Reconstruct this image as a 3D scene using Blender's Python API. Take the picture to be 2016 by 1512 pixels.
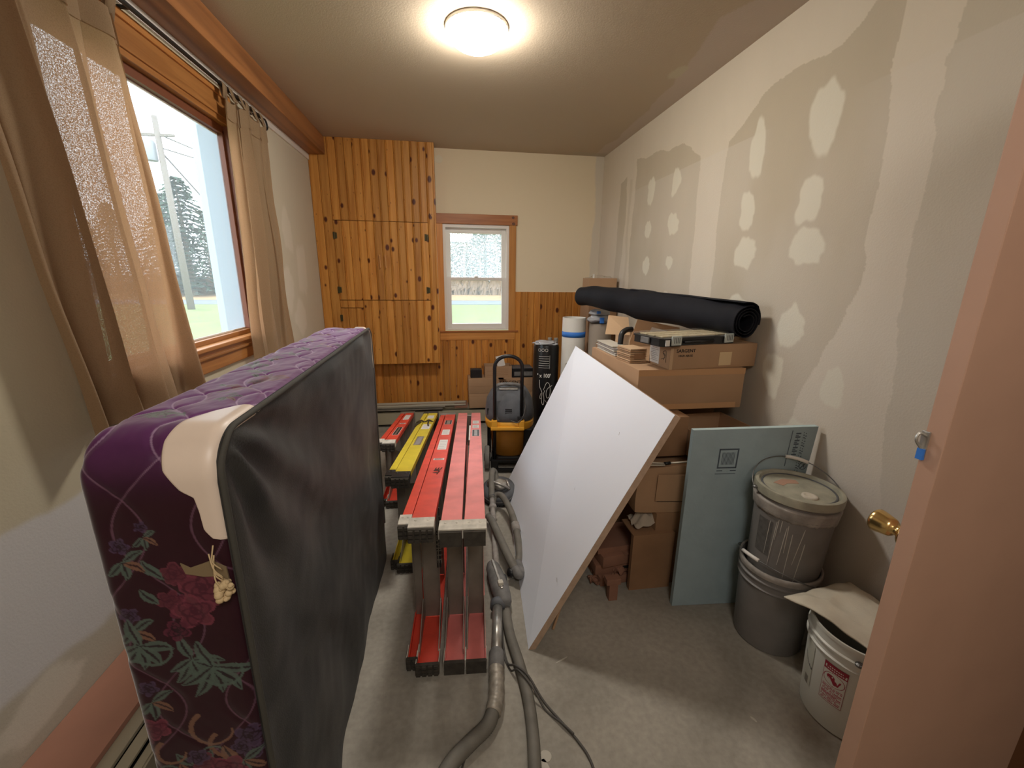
import bpy, bmesh, math, random
import numpy as np
from mathutils import Vector, Matrix, Euler, noise
random.seed(7); rng = np.random.default_rng(7)
PI = math.pi
for o in list(bpy.data.objects): bpy.data.objects.remove(o)
scn = bpy.context.scene
COL = scn.collection
R = math.radians

# ------------------------------------------------------------------ camera
cam = bpy.data.cameras.new('camera'); camo = bpy.data.objects.new('camera', cam); COL.objects.link(camo)
cam.sensor_width = 36; cam.lens = 826.3/2016*36; cam.clip_start = .02; cam.clip_end = 300
yaw, pitch, roll = R(8.408), R(14.40), R(.635)
fw = Vector((math.sin(yaw)*math.cos(pitch), math.cos(yaw)*math.cos(pitch), -math.sin(pitch)))
rt = Vector((math.cos(yaw), -math.sin(yaw), 0)); up = rt.cross(fw)
r2 = rt*math.cos(roll)+up*math.sin(roll); u2 = up*math.cos(roll)-rt*math.sin(roll)
M = Matrix((r2, u2, -fw)).transposed().to_4x4(); M.translation = (0, 0, 1.5)
camo.matrix_world = M
scn.camera = camo
# ------------------------------------------------------------------ world: overcast daylight
w = bpy.data.worlds.new('overcast'); scn.world = w; w.use_nodes = True
bg = w.node_tree.nodes['Background']; bg.inputs[0].default_value = (.84, .93, 1, 1); bg.inputs[1].default_value = 3.3
# a lamp in the hall behind the camera (it lights the open door and the near things)
hl = bpy.data.lights.new('hall_light', 'AREA'); hl.shape = 'DISK'; hl.size = .6; hl.energy = 9; hl.color = (1, .93, .85)
hlo = bpy.data.objects.new('hall_light', hl); COL.objects.link(hlo); hlo.location = (.2, -.55, 2.35); hlo.rotation_euler = (R(35), 0, 0)
# ------------------------------------------------------------------ view
scn.view_settings.view_transform = 'Standard'; scn.view_settings.look = 'None'
scn.view_settings.gamma = 1; scn.view_settings.use_curve_mapping = False
scn.view_settings.exposure = 0.82
LAMP = 60.0      # strength of the glowing ceiling dome

XL, XR, YB, YF, ZC, YN = -1.182, 1.538, 4.368, 4.20, 2.644, -.75
# ------------------------------------------------------------------ helpers
def lin(c):
    return tuple(((x/255)/12.92 if x/255 <= .04045 else ((x/255+.055)/1.055)**2.4) for x in c)
def mat(name, rgb, rough=.6, metal=0, var=0, scale=8, bump=0, bscale=60, spec=.5, **kw):
    m = bpy.data.materials.new(name); m.use_nodes = True; nt = m.node_tree; b = nt.nodes['Principled BSDF']
    c = (*lin(rgb), 1)
    b.inputs['Base Color'].default_value = c; b.inputs['Roughness'].default_value = rough
    b.inputs['Metallic'].default_value = metal; b.inputs['Specular IOR Level'].default_value = spec
    for k, v in kw.items(): b.inputs[k.replace('_', ' ')].default_value = v
    if var:
        tc = nt.nodes.new('ShaderNodeTexCoord'); n = nt.nodes.new('ShaderNodeTexNoise'); n.inputs['Scale'].default_value = scale
        n.inputs['Detail'].default_value = 5; r = nt.nodes.new('ShaderNodeValToRGB')
        r.color_ramp.elements[0].position = .3; r.color_ramp.elements[1].position = .7
        r.color_ramp.elements[0].color = (*[x*(1-var) for x in c[:3]], 1); r.color_ramp.elements[1].color = (*[min(1, x*(1+var)) for x in c[:3]], 1)
        nt.links.new(tc.outputs['Object'], n.inputs['Vector']); nt.links.new(n.outputs['Fac'], r.inputs[0]); nt.links.new(r.outputs[0], b.inputs['Base Color'])
    if bump: add_bump(nt, b, bump, bscale)
    return m
def add_bump(nt, b, s, scale):
    tc = nt.nodes.new('ShaderNodeTexCoord'); n = nt.nodes.new('ShaderNodeTexNoise'); n.inputs['Scale'].default_value = scale; n.inputs['Detail'].default_value = 3
    bp = nt.nodes.new('ShaderNodeBump'); bp.inputs['Strength'].default_value = s; bp.inputs['Distance'].default_value = .01
    nt.links.new(tc.outputs['Object'], n.inputs['Vector']); nt.links.new(n.outputs['Fac'], bp.inputs['Height']); nt.links.new(bp.outputs[0], b.inputs['Normal'])
def attr_mat(name, rough=.7, bump=0, bscale=60, **kw):
    m = mat(name, (200, 200, 200), rough, bump=bump, bscale=bscale, **kw); nt = m.node_tree
    a = nt.nodes.new('ShaderNodeAttribute'); a.attribute_name = 'paint'
    nt.links.new(a.outputs['Color'], nt.nodes['Principled BSDF'].inputs['Base Color']); return m
def wood_mat(name, dark, light, knot, axis='Z', knots=True, rough=.42, objrand=True, gs=1.0):
    m = bpy.data.materials.new(name); m.use_nodes = True; nt = m.node_tree; N = nt.nodes.new; L = nt.links.new
    b = nt.nodes['Principled BSDF']; b.inputs['Roughness'].default_value = rough; b.inputs['Specular IOR Level'].default_value = .35
    tc = N('ShaderNodeTexCoord'); oi = N('ShaderNodeObjectInfo')
    mul = N('ShaderNodeMath'); mul.operation = 'MULTIPLY'; mul.inputs[1].default_value = 57.0; L(oi.outputs['Random'], mul.inputs[0])
    add = N('ShaderNodeVectorMath'); add.operation = 'ADD'; L(tc.outputs['Object'], add.inputs[0]); L(mul.outputs[0], add.inputs[1])
    st = {'X': (1.2, 22, 22), 'Y': (22, 1.2, 22), 'Z': (22, 22, 1.2)}[axis]
    vm = N('ShaderNodeVectorMath'); vm.operation = 'MULTIPLY'; vm.inputs[1].default_value = tuple(x*gs for x in st); L(add.outputs[0], vm.inputs[0])
    n = N('ShaderNodeTexNoise'); n.inputs['Scale'].default_value = 1.6; n.inputs['Detail'].default_value = 6; n.inputs['Distortion'].default_value = .9; L(vm.outputs[0], n.inputs['Vector'])
    r = N('ShaderNodeValToRGB'); r.color_ramp.elements[0].position = .34; r.color_ramp.elements[1].position = .62
    r.color_ramp.elements[0].color = (*lin(dark), 1); r.color_ramp.elements[1].color = (*lin(light), 1); L(n.outputs['Fac'], r.inputs[0])
    hsv = N('ShaderNodeHueSaturation'); L(r.outputs[0], hsv.inputs['Color'])
    if objrand:
        mr = N('ShaderNodeMapRange'); mr.inputs['To Min'].default_value = .78; mr.inputs['To Max'].default_value = 1.12; L(oi.outputs['Random'], mr.inputs[0]); L(mr.outputs[0], hsv.inputs['Value'])
    out = hsv.outputs[0]
    if knots:
        sx_ = N('ShaderNodeSeparateXYZ'); L(add.outputs[0], sx_.inputs[0]); cx_ = N('ShaderNodeCombineXYZ')
        for k_, (ax_, sc_) in enumerate({'Z': (('X', 8), ('Z', 5)), 'Y': (('X', 6), ('Y', 4)), 'X': (('Z', 8), ('X', 5))}[axis]):
            m_ = N('ShaderNodeMath'); m_.operation = 'MULTIPLY'; m_.inputs[1].default_value = sc_; L(sx_.outputs[ax_], m_.inputs[0]); L(m_.outputs[0], cx_.inputs[k_])
        vo = N('ShaderNodeTexVoronoi'); vo.voronoi_dimensions = '2D'; vo.inputs['Scale'].default_value = 1; L(cx_.outputs[0], vo.inputs['Vector'])
        sep = N('ShaderNodeSeparateColor'); L(vo.outputs['Color'], sep.inputs[0])
        thr = N('ShaderNodeMapRange'); thr.inputs['From Min'].default_value = .52; thr.inputs['From Max'].default_value = 1; thr.inputs['To Min'].default_value = 0; thr.inputs['To Max'].default_value = .13; L(sep.outputs[0], thr.inputs[0])
        sub = N('ShaderNodeMath'); sub.operation = 'SUBTRACT'; L(thr.outputs[0], sub.inputs[0]); L(vo.outputs['Distance'], sub.inputs[1])
        sm = N('ShaderNodeMapRange'); sm.inputs['From Min'].default_value = -.05; sm.inputs['From Max'].default_value = .02; L(sub.outputs[0], sm.inputs[0])
        mx = N('ShaderNodeMix'); mx.data_type = 'RGBA'; L(sm.outputs[0], mx.inputs[0]); L(out, mx.inputs[6]); mx.inputs[7].default_value = (*lin(knot), 1)
        out = mx.outputs[2]
    L(out, b.inputs['Base Color'])
    bp = N('ShaderNodeBump'); bp.inputs['Strength'].default_value = .12; bp.inputs['Distance'].default_value = .004; L(n.outputs['Fac'], bp.inputs['Height']); L(bp.outputs[0], b.inputs['Normal'])
    return m

class MB:
    def __init__(s): s.v = []; s.f = []; s.mi = []; s.cur = 0
    def add(s, V, F, T=None):
        n = len(s.v)
        for v in V:
            v = Vector(v); s.v.append(T @ v if T else v)
        for f in F: s.f.append([i+n for i in f]); s.mi.append(s.cur)
        return s
    def box(s, x0, x1, y0, y1, z0, z1, T=None, c=0):
        if c <= 0:
            V = [(x, y, z) for z in (z0, z1) for y in (y0, y1) for x in (x0, x1)]
            return s.add(V, [(0, 2, 3, 1), (4, 5, 7, 6), (0, 1, 5, 4), (2, 6, 7, 3), (0, 4, 6, 2), (1, 3, 7, 5)], T)
        bm = bmesh.new(); bmesh.ops.create_cube(bm, size=1)
        for v in bm.verts: v.co = Vector(((x0+x1)/2+v.co.x*(x1-x0), (y0+y1)/2+v.co.y*(y1-y0), (z0+z1)/2+v.co.z*(z1-z0)))
        bmesh.ops.bevel(bm, geom=bm.edges[:], offset=c, segments=2, affect='EDGES', profile=.6)
        bm.verts.index_update(); s.add([v.co.copy() for v in bm.verts], [[v.index for v in f.verts] for f in bm.faces], T); bm.free(); return s
    def prism(s, pts, z0, z1, T=None):
        n = len(pts); V = [(p[0], p[1], z0) for p in pts]+[(p[0], p[1], z1) for p in pts]
        return s.add(V, [list(range(n))[::-1], list(range(n, 2*n))]+[(i, (i+1) % n, n+(i+1) % n, n+i) for i in range(n)], T)
    def tube(s, pts, r, n=12, T=None, cap=True, ribs=0):
        pts = [Vector(p) for p in pts]; rr = r if hasattr(r, '__len__') else [r]*len(pts)
        V = []; F = []; nrm = None
        for i, p in enumerate(pts):
            t = (pts[min(i+1, len(pts)-1)]-pts[max(i-1, 0)]).normalized()
            if nrm is None:
                a = Vector((0, 0, 1)) if abs(t.z) < .9 else Vector((1, 0, 0)); nrm = t.cross(a).normalized()
            nrm = (nrm-t*nrm.dot(t)).normalized(); bn = t.cross(nrm)
            for k in range(n):
                a = 2*PI*k/n; V.append(p+(nrm*math.cos(a)+bn*math.sin(a))*rr[i])
        for i in range(len(pts)-1):
            for k in range(n): F.append((i*n+k, i*n+(k+1) % n, (i+1)*n+(k+1) % n, (i+1)*n+k))
        if cap: F.append(list(range(n))[::-1]); F.append(list(range((len(pts)-1)*n, len(pts)*n)))
        return s.add(V, F, T)
    def lathe(s, prof, n=32, T=None, sq=2.0, sx=1, sy=1, cap=True):
        V = []; F = []
        for (r, z) in prof:
            for k in range(n):
                a = 2*PI*k/n; c, d = math.cos(a), math.sin(a)
                q = (abs(c)**sq+abs(d)**sq)**(-1/sq); V.append((r*q*c*sx, r*q*d*sy, z))
        m = len(prof)
        for i in range(m-1):
            for k in range(n): F.append((i*n+k, i*n+(k+1) % n, (i+1)*n+(k+1) % n, (i+1)*n+k))
        if cap:
            F.append(list(range(n))[::-1]); F.append(list(range((m-1)*n, m*n)))
        return s.add(V, F, T)
    def grid(s, nu, nv, fn, T=None, closed=False):
        V = [fn(i/(nu-1), j/(nv-1)) for j in range(nv) for i in range(nu)]
        return s.add(V, [(j*nu+i, j*nu+i+1, (j+1)*nu+i+1, (j+1)*nu+i) for j in range(nv-1) for i in range(nu-1)], T)
def smoothpath(pts, n=8):
    P = [Vector(p) for p in pts]; P = [P[0]*2-P[1]]+P+[P[-1]*2-P[-2]]; out = []
    for i in range(1, len(P)-2):
        for k in range(n):
            t = k/n; a, b, c, d = P[i-1], P[i], P[i+1], P[i+2]
            out.append(.5*((2*b)+(c-a)*t+(2*a-5*b+4*c-d)*t*t+(3*b-a-3*c+d)*t**3))
    out.append(P[-2]); return out
WM = {}
def setp(o, label=None, cat=None, group=None, kind=None):
    if label: o['label'] = label
    if cat: o['category'] = cat
    if group: o['group'] = group
    if kind: o['kind'] = kind
    return o
def thing(name, label, cat, loc=(0, 0, 0), rot=0, group=None, kind=None):
    o = bpy.data.objects.new(name, None); COL.objects.link(o); o.empty_display_size = .1
    m = Matrix.Translation(loc) @ (Matrix.Rotation(rot, 4, 'Z') if not hasattr(rot, '__len__') else Euler(rot).to_matrix().to_4x4())
    o.matrix_local = m; WM[o.name] = m
    return setp(o, label, cat, group, kind)
def mk(name, mb, mats, parent=None, smooth=False, org=None, autosm=None):
    """mesh object. org: origin, in the parent's frame; verts are given in the parent's frame."""
    me = bpy.data.meshes.new(name); V = mb.v
    if org is None: org = Vector((0, 0, 0))
    org = Vector(org)
    me.from_pydata([tuple(v-org) for v in V], [], mb.f)
    mats = mats if isinstance(mats, (list, tuple)) else [mats]
    for m in mats: me.materials.append(m)
    if len(mats) > 1: me.polygons.foreach_set('material_index', mb.mi)
    if smooth: me.polygons.foreach_set('use_smooth', [True]*len(me.polygons))
    me.validate(); me.update()
    if autosm:
        bm = bmesh.new(); bm.from_mesh(me)
        for e in bm.edges:
            if len(e.link_faces) == 2 and e.calc_face_angle(0) > R(autosm): e.smooth = False
        bm.to_mesh(me); bm.free(); me.polygons.foreach_set('use_smooth', [True]*len(me.polygons))
    o = bpy.data.objects.new(name, me); COL.objects.link(o); o.parent = parent; o.location = org
    return o
def top(name, mb, mats, label, cat, group=None, kind=None, **kw):
    xs = [v.x for v in mb.v]; ys = [v.y for v in mb.v]; zs = [v.z for v in mb.v]
    o = mk(name, mb, mats, None, org=((min(xs)+max(xs))/2, (min(ys)+max(ys))/2, min(zs)), **kw)
    return setp(o, label, cat, group, kind)
def inst(src, parent=None, loc=None, rot=None):
    c = src.copy(); COL.objects.link(c); c.parent = parent
    if loc is not None: c.location = loc
    if rot is not None: c.rotation_euler = rot
    return c
def text(parent, s, size, loc, rot, m, name='lettering', ext=.0004, sx=1, align='CENTER'):
    cu = bpy.data.curves.new(name, 'FONT'); cu.body = s; cu.size = size; cu.extrude = ext; cu.align_x = align; cu.align_y = 'CENTER'; cu.resolution_u = 2; cu.offset = size*.02
    cu.materials.append(m); tmp = bpy.data.objects.new(name, cu); COL.objects.link(tmp); bpy.context.view_layer.update()
    me = bpy.data.meshes.new_from_object(tmp.evaluated_get(bpy.context.evaluated_depsgraph_get())); bpy.data.objects.remove(tmp); me.materials.clear(); me.materials.append(m)
    o = bpy.data.objects.new(name, me); COL.objects.link(o); o.parent = parent; o.location = loc; o.rotation_euler = rot; o.scale = (sx, 1, 1); return o

# --- numpy noise and painting
def vnoise(x, y, seed=0):
    x = np.asarray(x, float); y = np.asarray(y, float); g = np.random.default_rng(seed).random((64, 64))
    xi = np.floor(x).astype(int); yi = np.floor(y).astype(int); fx = x-xi; fy = y-yi
    fx = fx*fx*(3-2*fx); fy = fy*fy*(3-2*fy); a = g[xi % 64, yi % 64]; b = g[(xi+1) % 64, yi % 64]; c = g[xi % 64, (yi+1) % 64]; d = g[(xi+1) % 64, (yi+1) % 64]
    return (a*(1-fx)+b*fx)*(1-fy)+(c*(1-fx)+d*fx)*fy
def fbm(x, y, seed=0, o=4):
    s = 0; a = .5
    for i in range(o): s = s+a*vnoise(x*2**i+i*7.3, y*2**i+i*3.1, seed+i); a *= .5
    return s/.94
def inpoly(x, y, P):
    r = np.zeros(x.shape, bool); n = len(P)
    for i in range(n):
        x1, y1 = P[i]; x2, y2 = P[(i+1) % n]
        c = ((y1 > y) != (y2 > y)) & (x < (x2-x1)*(y-y1)/((y2-y1)+1e-12)+x1); r ^= c
    return r
def sst(a, b, x):
    t = np.clip((x-a)/(b-a), 0, 1); return t*t*(3-2*t)
def blob(x, y, cx, cy, rx, ry, seed=0, soft=.12, wob=.35):
    a = np.arctan2((y-cy)/ry, (x-cx)/rx); d = np.hypot((x-cx)/rx, (y-cy)/ry)
    return 1-sst(1-soft, 1+soft, d*(1+wob*(fbm(np.cos(a)*1.2+9+seed, np.sin(a)*1.2+5+seed*2, seed, 3)-.5)*2))
def painted(name, P0, U, V, nu, nv, fn, m, parent=None, disp=None, holes=None):
    """grid from P0 along U and V; fn(a,b) in metres along U,V -> (..,3) linear colours"""
    P0 = np.array(P0, float); U = np.array(U, float); V = np.array(V, float); lu = np.linalg.norm(U); lv = np.linalg.norm(V)
    a, b = np.meshgrid(np.linspace(0, lu, nu), np.linspace(0, lv, nv))
    P = P0+a[..., None]*U/lu+b[..., None]*V/lv
    if disp is not None: P = P+disp(a, b)
    me = bpy.data.meshes.new(name); idx = np.arange(nu*nv).reshape(nv, nu)
    F = np.stack([idx[:-1, :-1], idx[:-1, 1:], idx[1:, 1:], idx[1:, :-1]], -1).reshape(-1, 4)
    if holes is not None:
        ca = (a[:-1, :-1]+a[1:, 1:])/2; cb = (b[:-1, :-1]+b[1:, 1:])/2; F = F[~holes(ca, cb).reshape(-1)]
    me.from_pydata(P.reshape(-1, 3).tolist(), [], F.tolist())
    C = np.ones((nu*nv, 4)); C[:, :3] = fn(a, b).reshape(-1, 3)
    at = me.color_attributes.new('paint', 'FLOAT_COLOR', 'POINT'); at.data.foreach_set('color', C.ravel())
    me.materials.append(m); me.polygons.foreach_set('use_smooth', [True]*len(me.polygons)); me.update()
    o = bpy.data.objects.new(name, me); COL.objects.link(o); o.parent = parent; return o
def A(c): return np.array(lin(c))
def mixc(base, m, c): return base*(1-m[..., None])+c*m[..., None]

# ------------------------------------------------------------------ materials
M_plaster = mat('plaster_tan', (212, 200, 178), .85, bump=.08, bscale=180)
M_white = mat('white_vinyl', (226, 222, 216), .4)
M_wallpaint = attr_mat('wall_compound', .85, bump=.1, bscale=150)
M_pine = wood_mat('pine_boards', (182, 120, 52), (205, 146, 72), (84, 36, 16))
M_pine2 = wood_mat('pine_wainscot', (180, 114, 48), (204, 140, 66), (80, 34, 14))
M_trimv = wood_mat('stained_trim', (188, 124, 60), (208, 146, 76), (90, 35, 15), knots=False)
M_trimo = wood_mat('stained_trim_o', (190, 126, 62), (210, 148, 80), (90, 35, 15), 'X', knots=False)
M_trimh = wood_mat('stained_trim_h', (164, 100, 54), (184, 118, 66), (90, 35, 15), 'X', knots=False)
M_trimy = wood_mat('stained_trim_y', (160, 104, 54), (182, 124, 68), (70, 30, 15), 'Y', knots=False)
M_beam = wood_mat('beam_wood', (130, 84, 50), (164, 110, 66), (80, 36, 18), 'Y', knots=False, objrand=False, gs=.4)
M_darkwood = mat('dark_wood', (92, 52, 28), .5, var=.2)
M_hinge = mat('blackened_hinge', (72, 66, 40), .5, .5)
M_brass = mat('brass', (222, 190, 128), .25, 1)
M_black = mat('black_plastic', (24, 24, 26), .45)
M_blackm = mat('black_metal', (26, 26, 28), .35, .3)
M_rod = mat('rod_black', (22, 22, 24), .5)
M_glass = None
M_card = mat('cardboard', (168, 134, 102), .8, var=.06, scale=5, bump=.03)
M_card2 = mat('cardboard_light', (194, 162, 128), .8, var=.06, scale=5)
M_card3 = mat('cardboard_dark', (140, 106, 76), .85, var=.12, scale=6, bump=.06, bscale=12)
M_cardr = mat('cardboard_reddish', (142, 102, 82), .85, var=.1)
M_tape = mat('packing_tape', (206, 178, 138), .3)
M_ink = mat('black_ink', (40, 32, 28), .7)
M_paper = mat('paper_label', (222, 218, 212), .6)
M_blue = mat('blue_tape', (52, 118, 205), .6)
M_alu = mat('aluminium_dull', (142, 136, 126), .5, .45, var=.15, scale=12)
M_alub = mat('aluminium_strip', (205, 198, 182), .4, .4)
M_foot = mat('ladder_foot_grey', (204, 198, 186), .7, var=.2, scale=30)
M_rub = mat('ladder_rubber', (62, 57, 50), .9, var=.3, scale=40)
M_red = mat('fibreglass_red', (222, 74, 54), .45, var=.12, scale=14)
M_redp = mat('fibreglass_faded_sheen', (228, 128, 122), .5, var=.14, scale=9)  # faded red, with the pinkish sheen of sky light mixed into the colour
M_yel = mat('fibreglass_yellow', (212, 190, 52), .45, var=.08, scale=14)
M_grime = mat('grey_dusty_plastic', (112, 110, 108), .65, var=.3, scale=25)
M_hose = mat('hose_grey', (112, 108, 100), .65, var=.15, scale=20)
M_cord = mat('cord_grey', (78, 74, 70), .6)
M_chrome = mat('dusty_metal', (176, 172, 165), .35, .7, var=.2, scale=30)
M_amber = mat('amber_tank', (176, 118, 42), .35, var=.15, scale=8)
M_dwy = mat('tool_yellow', (224, 160, 48), .4)
M_dust = mat('dusty_black', (84, 86, 90), .7, var=.35, scale=9)
M_wheel = mat('dusty_rubber', (120, 118, 112), .8, var=.2, scale=30)
M_board = mat('white_foil_board', (234, 238, 248), .5, bump=.06, bscale=14)
M_boarde = mat('foam_edge', (176, 150, 128), .8, var=.1, scale=40)
M_foam = mat('blue_foam', (148, 166, 172), .7, var=.05, scale=14, bump=.12, bscale=50)
M_foame = mat('blue_foam_edge', (178, 198, 200), .75, bump=.3, bscale=40)
M_inkb = mat('grey_ink', (70, 82, 92), .7)
M_pail = mat('grey_pail', (122, 119, 117), .5, var=.08, scale=14)
M_paild = mat('grey_pail_dusty', (152, 146, 140), .65, var=.3, scale=22)
M_lid = mat('lid_splattered', (160, 158, 142), .45, var=.25, scale=16)
M_mud = mat('dried_compound', (205, 198, 184), .8, var=.1, scale=40)
M_pailw = mat('white_pail', (214, 214, 206), .4)
M_redink = mat('red_print', (158, 22, 48), .6)
M_cloth = mat('canvas_cloth', (208, 200, 182), .9, var=.08, scale=12, bump=.2, bscale=220)
M_wire = mat('wire_dull', (120, 120, 120), .4, .8)
M_felt = mat('black_landscape_fabric', (19, 20, 27), .75, var=.12, scale=14, spec=.25)
M_door = mat('door_primer', (186, 148, 126), .6, var=.04, scale=6, bump=.02)
M_doorE = mat('door_edge_brown', (120, 76, 44), .7)
M_heater = mat('heater_enamel', (168, 160, 138), .45)
M_heat2 = mat('heater_front', (108, 110, 102), .5)
M_void = mat('dark_slot', (12, 11, 10), .9)
M_plank = mat('primed_board', (176, 128, 108), .7, var=.05)
M_curt = bpy.data.materials.new('tan_curtain'); M_curt.use_nodes = True
nt = M_curt.node_tree; b = nt.nodes['Principled BSDF']; b.inputs['Base Color'].default_value = (*lin((152, 128, 97)), 1); b.inputs['Roughness'].default_value = .9; b.inputs['Sheen Weight'].default_value = .1
tr = nt.nodes.new('ShaderNodeBsdfTranslucent'); tr.inputs[0].default_value = (*lin((205, 150, 110)), 1); mxs = nt.nodes.new('ShaderNodeMixShader'); mxs.inputs[0].default_value = .24
nt.links.new(b.outputs[0], mxs.inputs[1]); nt.links.new(tr.outputs[0], mxs.inputs[2]); add_bump(nt, b, .15, 260)
wt = nt.nodes.new('ShaderNodeBsdfTransparent'); mw = nt.nodes.new('ShaderNodeMixShader'); wn = nt.nodes.new('ShaderNodeTexNoise'); wn.inputs['Scale'].default_value = 330; wr_n = nt.nodes.new('ShaderNodeMapRange')
wr_n.inputs['From Min'].default_value = .45; wr_n.inputs['From Max'].default_value = .7; wr_n.inputs['To Min'].default_value = .0; wr_n.inputs['To Max'].default_value = .14
wtc = nt.nodes.new('ShaderNodeTexCoord'); nt.links.new(wtc.outputs['Object'], wn.inputs['Vector']); nt.links.new(wn.outputs['Fac'], wr_n.inputs[0]); nt.links.new(wr_n.outputs[0], mw.inputs[0]); nt.links.new(mxs.outputs[0], mw.inputs[1]); nt.links.new(wt.outputs[0], mw.inputs[2]); nt.links.new(mw.outputs[0], nt.nodes['Material Output'].inputs[0])
def glass(name, haze, col=(.9, .95, 1)):
    m = bpy.data.materials.new(name); m.use_nodes = True; nt = m.node_tree; nt.nodes.remove(nt.nodes['Principled BSDF']); N = nt.nodes.new
    t = N('ShaderNodeBsdfTransparent'); g = N('ShaderNodeBsdfGlossy'); g.inputs['Roughness'].default_value = .02
    m1 = N('ShaderNodeMixShader'); m1.inputs[0].default_value = .04; nt.links.new(t.outputs[0], m1.inputs[1]); nt.links.new(g.outputs[0], m1.inputs[2])
    tl = N('ShaderNodeBsdfTranslucent'); tl.inputs[0].default_value = (*col, 1); m2 = N('ShaderNodeMixShader'); m2.inputs[0].default_value = haze
    if haze > .1:
        tc = N('ShaderNodeTexCoord'); n = N('ShaderNodeTexNoise'); n.inputs['Scale'].default_value = 90; mr = N('ShaderNodeMapRange'); mr.inputs['From Min'].default_value = .35; mr.inputs['From Max'].default_value = .65
        mr.inputs['To Min'].default_value = haze*.5; mr.inputs['To Max'].default_value = haze*1.5; nt.links.new(tc.outputs['Object'], n.inputs['Vector']); nt.links.new(n.outputs['Fac'], mr.inputs[0]); nt.links.new(mr.outputs[0], m2.inputs[0])
    nt.links.new(m1.outputs[0], m2.inputs[1]); nt.links.new(tl.outputs[0], m2.inputs[2]); nt.links.new(m2.outputs[0], nt.nodes['Material Output'].inputs[0]); return m
M_glassL = glass('window_glass', .05); M_glassB = glass('misted_glass', .17)
M_clear = glass('clear_plastic', .09, (.85, .85, .82))

# ================================================================== SETTING
def struct(name, mb, m, **kw): return setp(mk(name, mb, m, **kw), kind='structure')
# floor
M_floor = bpy.data.materials.new('dusty_concrete'); M_floor.use_nodes = True; nt = M_floor.node_tree; b = nt.nodes['Principled BSDF']; b.inputs['Roughness'].default_value = .8; b.inputs['Specular IOR Level'].default_value = .25
tc = nt.nodes.new('ShaderNodeTexCoord')
def nz(sc, det=6, dist=0):
    n = nt.nodes.new('ShaderNodeTexNoise'); n.inputs['Scale'].default_value = sc; n.inputs['Detail'].default_value = det; n.inputs['Distortion'].default_value = dist; nt.links.new(tc.outputs['Object'], n.inputs['Vector']); return n
n1 = nz(2.2, 6, .6); n2 = nz(45, 4); r = nt.nodes.new('ShaderNodeValToRGB'); r.color_ramp.elements[0].position = .32; r.color_ramp.elements[1].position = .68
r.color_ramp.elements[0].color = (*lin((138, 133, 123)), 1); r.color_ramp.elements[1].color = (*lin((170, 164, 153)), 1); nt.links.new(n1.outputs[0], r.inputs[0])
mm = nt.nodes.new('ShaderNodeMix'); mm.data_type = 'RGBA'; mm.blend_type = 'OVERLAY'; mm.inputs[0].default_value = .25; nt.links.new(r.outputs[0], mm.inputs[6]); nt.links.new(n2.outputs[0], mm.inputs[7]); nt.links.new(mm.outputs[2], b.inputs['Base Color'])
struct('floor', MB().box(XL-.2, XR+.2, YN-.2, YB+.2, -.12, 0), M_floor)
# little plaster spills on the floor
fl = bpy.data.objects['floor']
mb = MB()
for (x, y, rx, ry, a) in ((.262, .93, .016, .05, .1), (.268, .985, .02, .018, 0), (.40, 1.86, .006, .02, .5), (1.02, 1.0, .012, .004, 2), (.18, 1.62, .004, .008, 0), (.41, 1.32, .03, .003, .4)):
    pts = [(x+math.cos(a)*math.cos(t)*rx-math.sin(a)*math.sin(t)*ry*(1+.3*math.sin(3*t)), y+math.sin(a)*math.cos(t)*rx+math.cos(a)*math.sin(t)*ry) for t in [2*PI*k/14 for k in range(14)]]
    mb.prism(pts, 0, .0012)
sp = mk('plaster_smears', mb, mat('plaster_smear', (184, 178, 166), .9), fl); sp['kind'] = 'stuff'

# ceiling with the raw strip of compound along the right wall
def ceil_col(a, b):
    x = XL-.05+a; y = YN-.05+b
    c = np.ones(a.shape+(3,))*A((186, 170, 148))*(1+.03*(fbm(x*3, y*3, 3)[..., None]-.5))
    edge = np.interp(y, [-.8, 1, 1.6, 1.95, 2.1, 2.6, 3.2, 3.8, 4.4], [1.2, 1.22, 1.27, 1.30, 1.24, 1.36, 1.41, 1.44, 1.40])+.05*(fbm(y*5, y*0, 5)-.5)
    c = mixc(c, sst(-.004, .006, x-edge), A((196, 182, 170)))
    c = mixc(c, blob(x, y, 1.33, 2.62, .04, .075, 3), A((196, 188, 165)))
    c = mixc(c, sst(4.24, 4.27, y)*sst(1.1, 1.3, x)*.6, A((180, 172, 155)))
    return c
ce = painted('ceiling', (XL-.05, YN-.05, ZC), (XR-XL+.1, 0, 0), (0, YB-YN+.1, 0), 260, 420, ceil_col, M_wallpaint); ce['kind'] = 'structure'
struct('ceiling_slab', MB().box(XL-.25, XR+.25, YN-.25, YB+.25, ZC+.002, ZC+.12), M_plaster)

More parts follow.
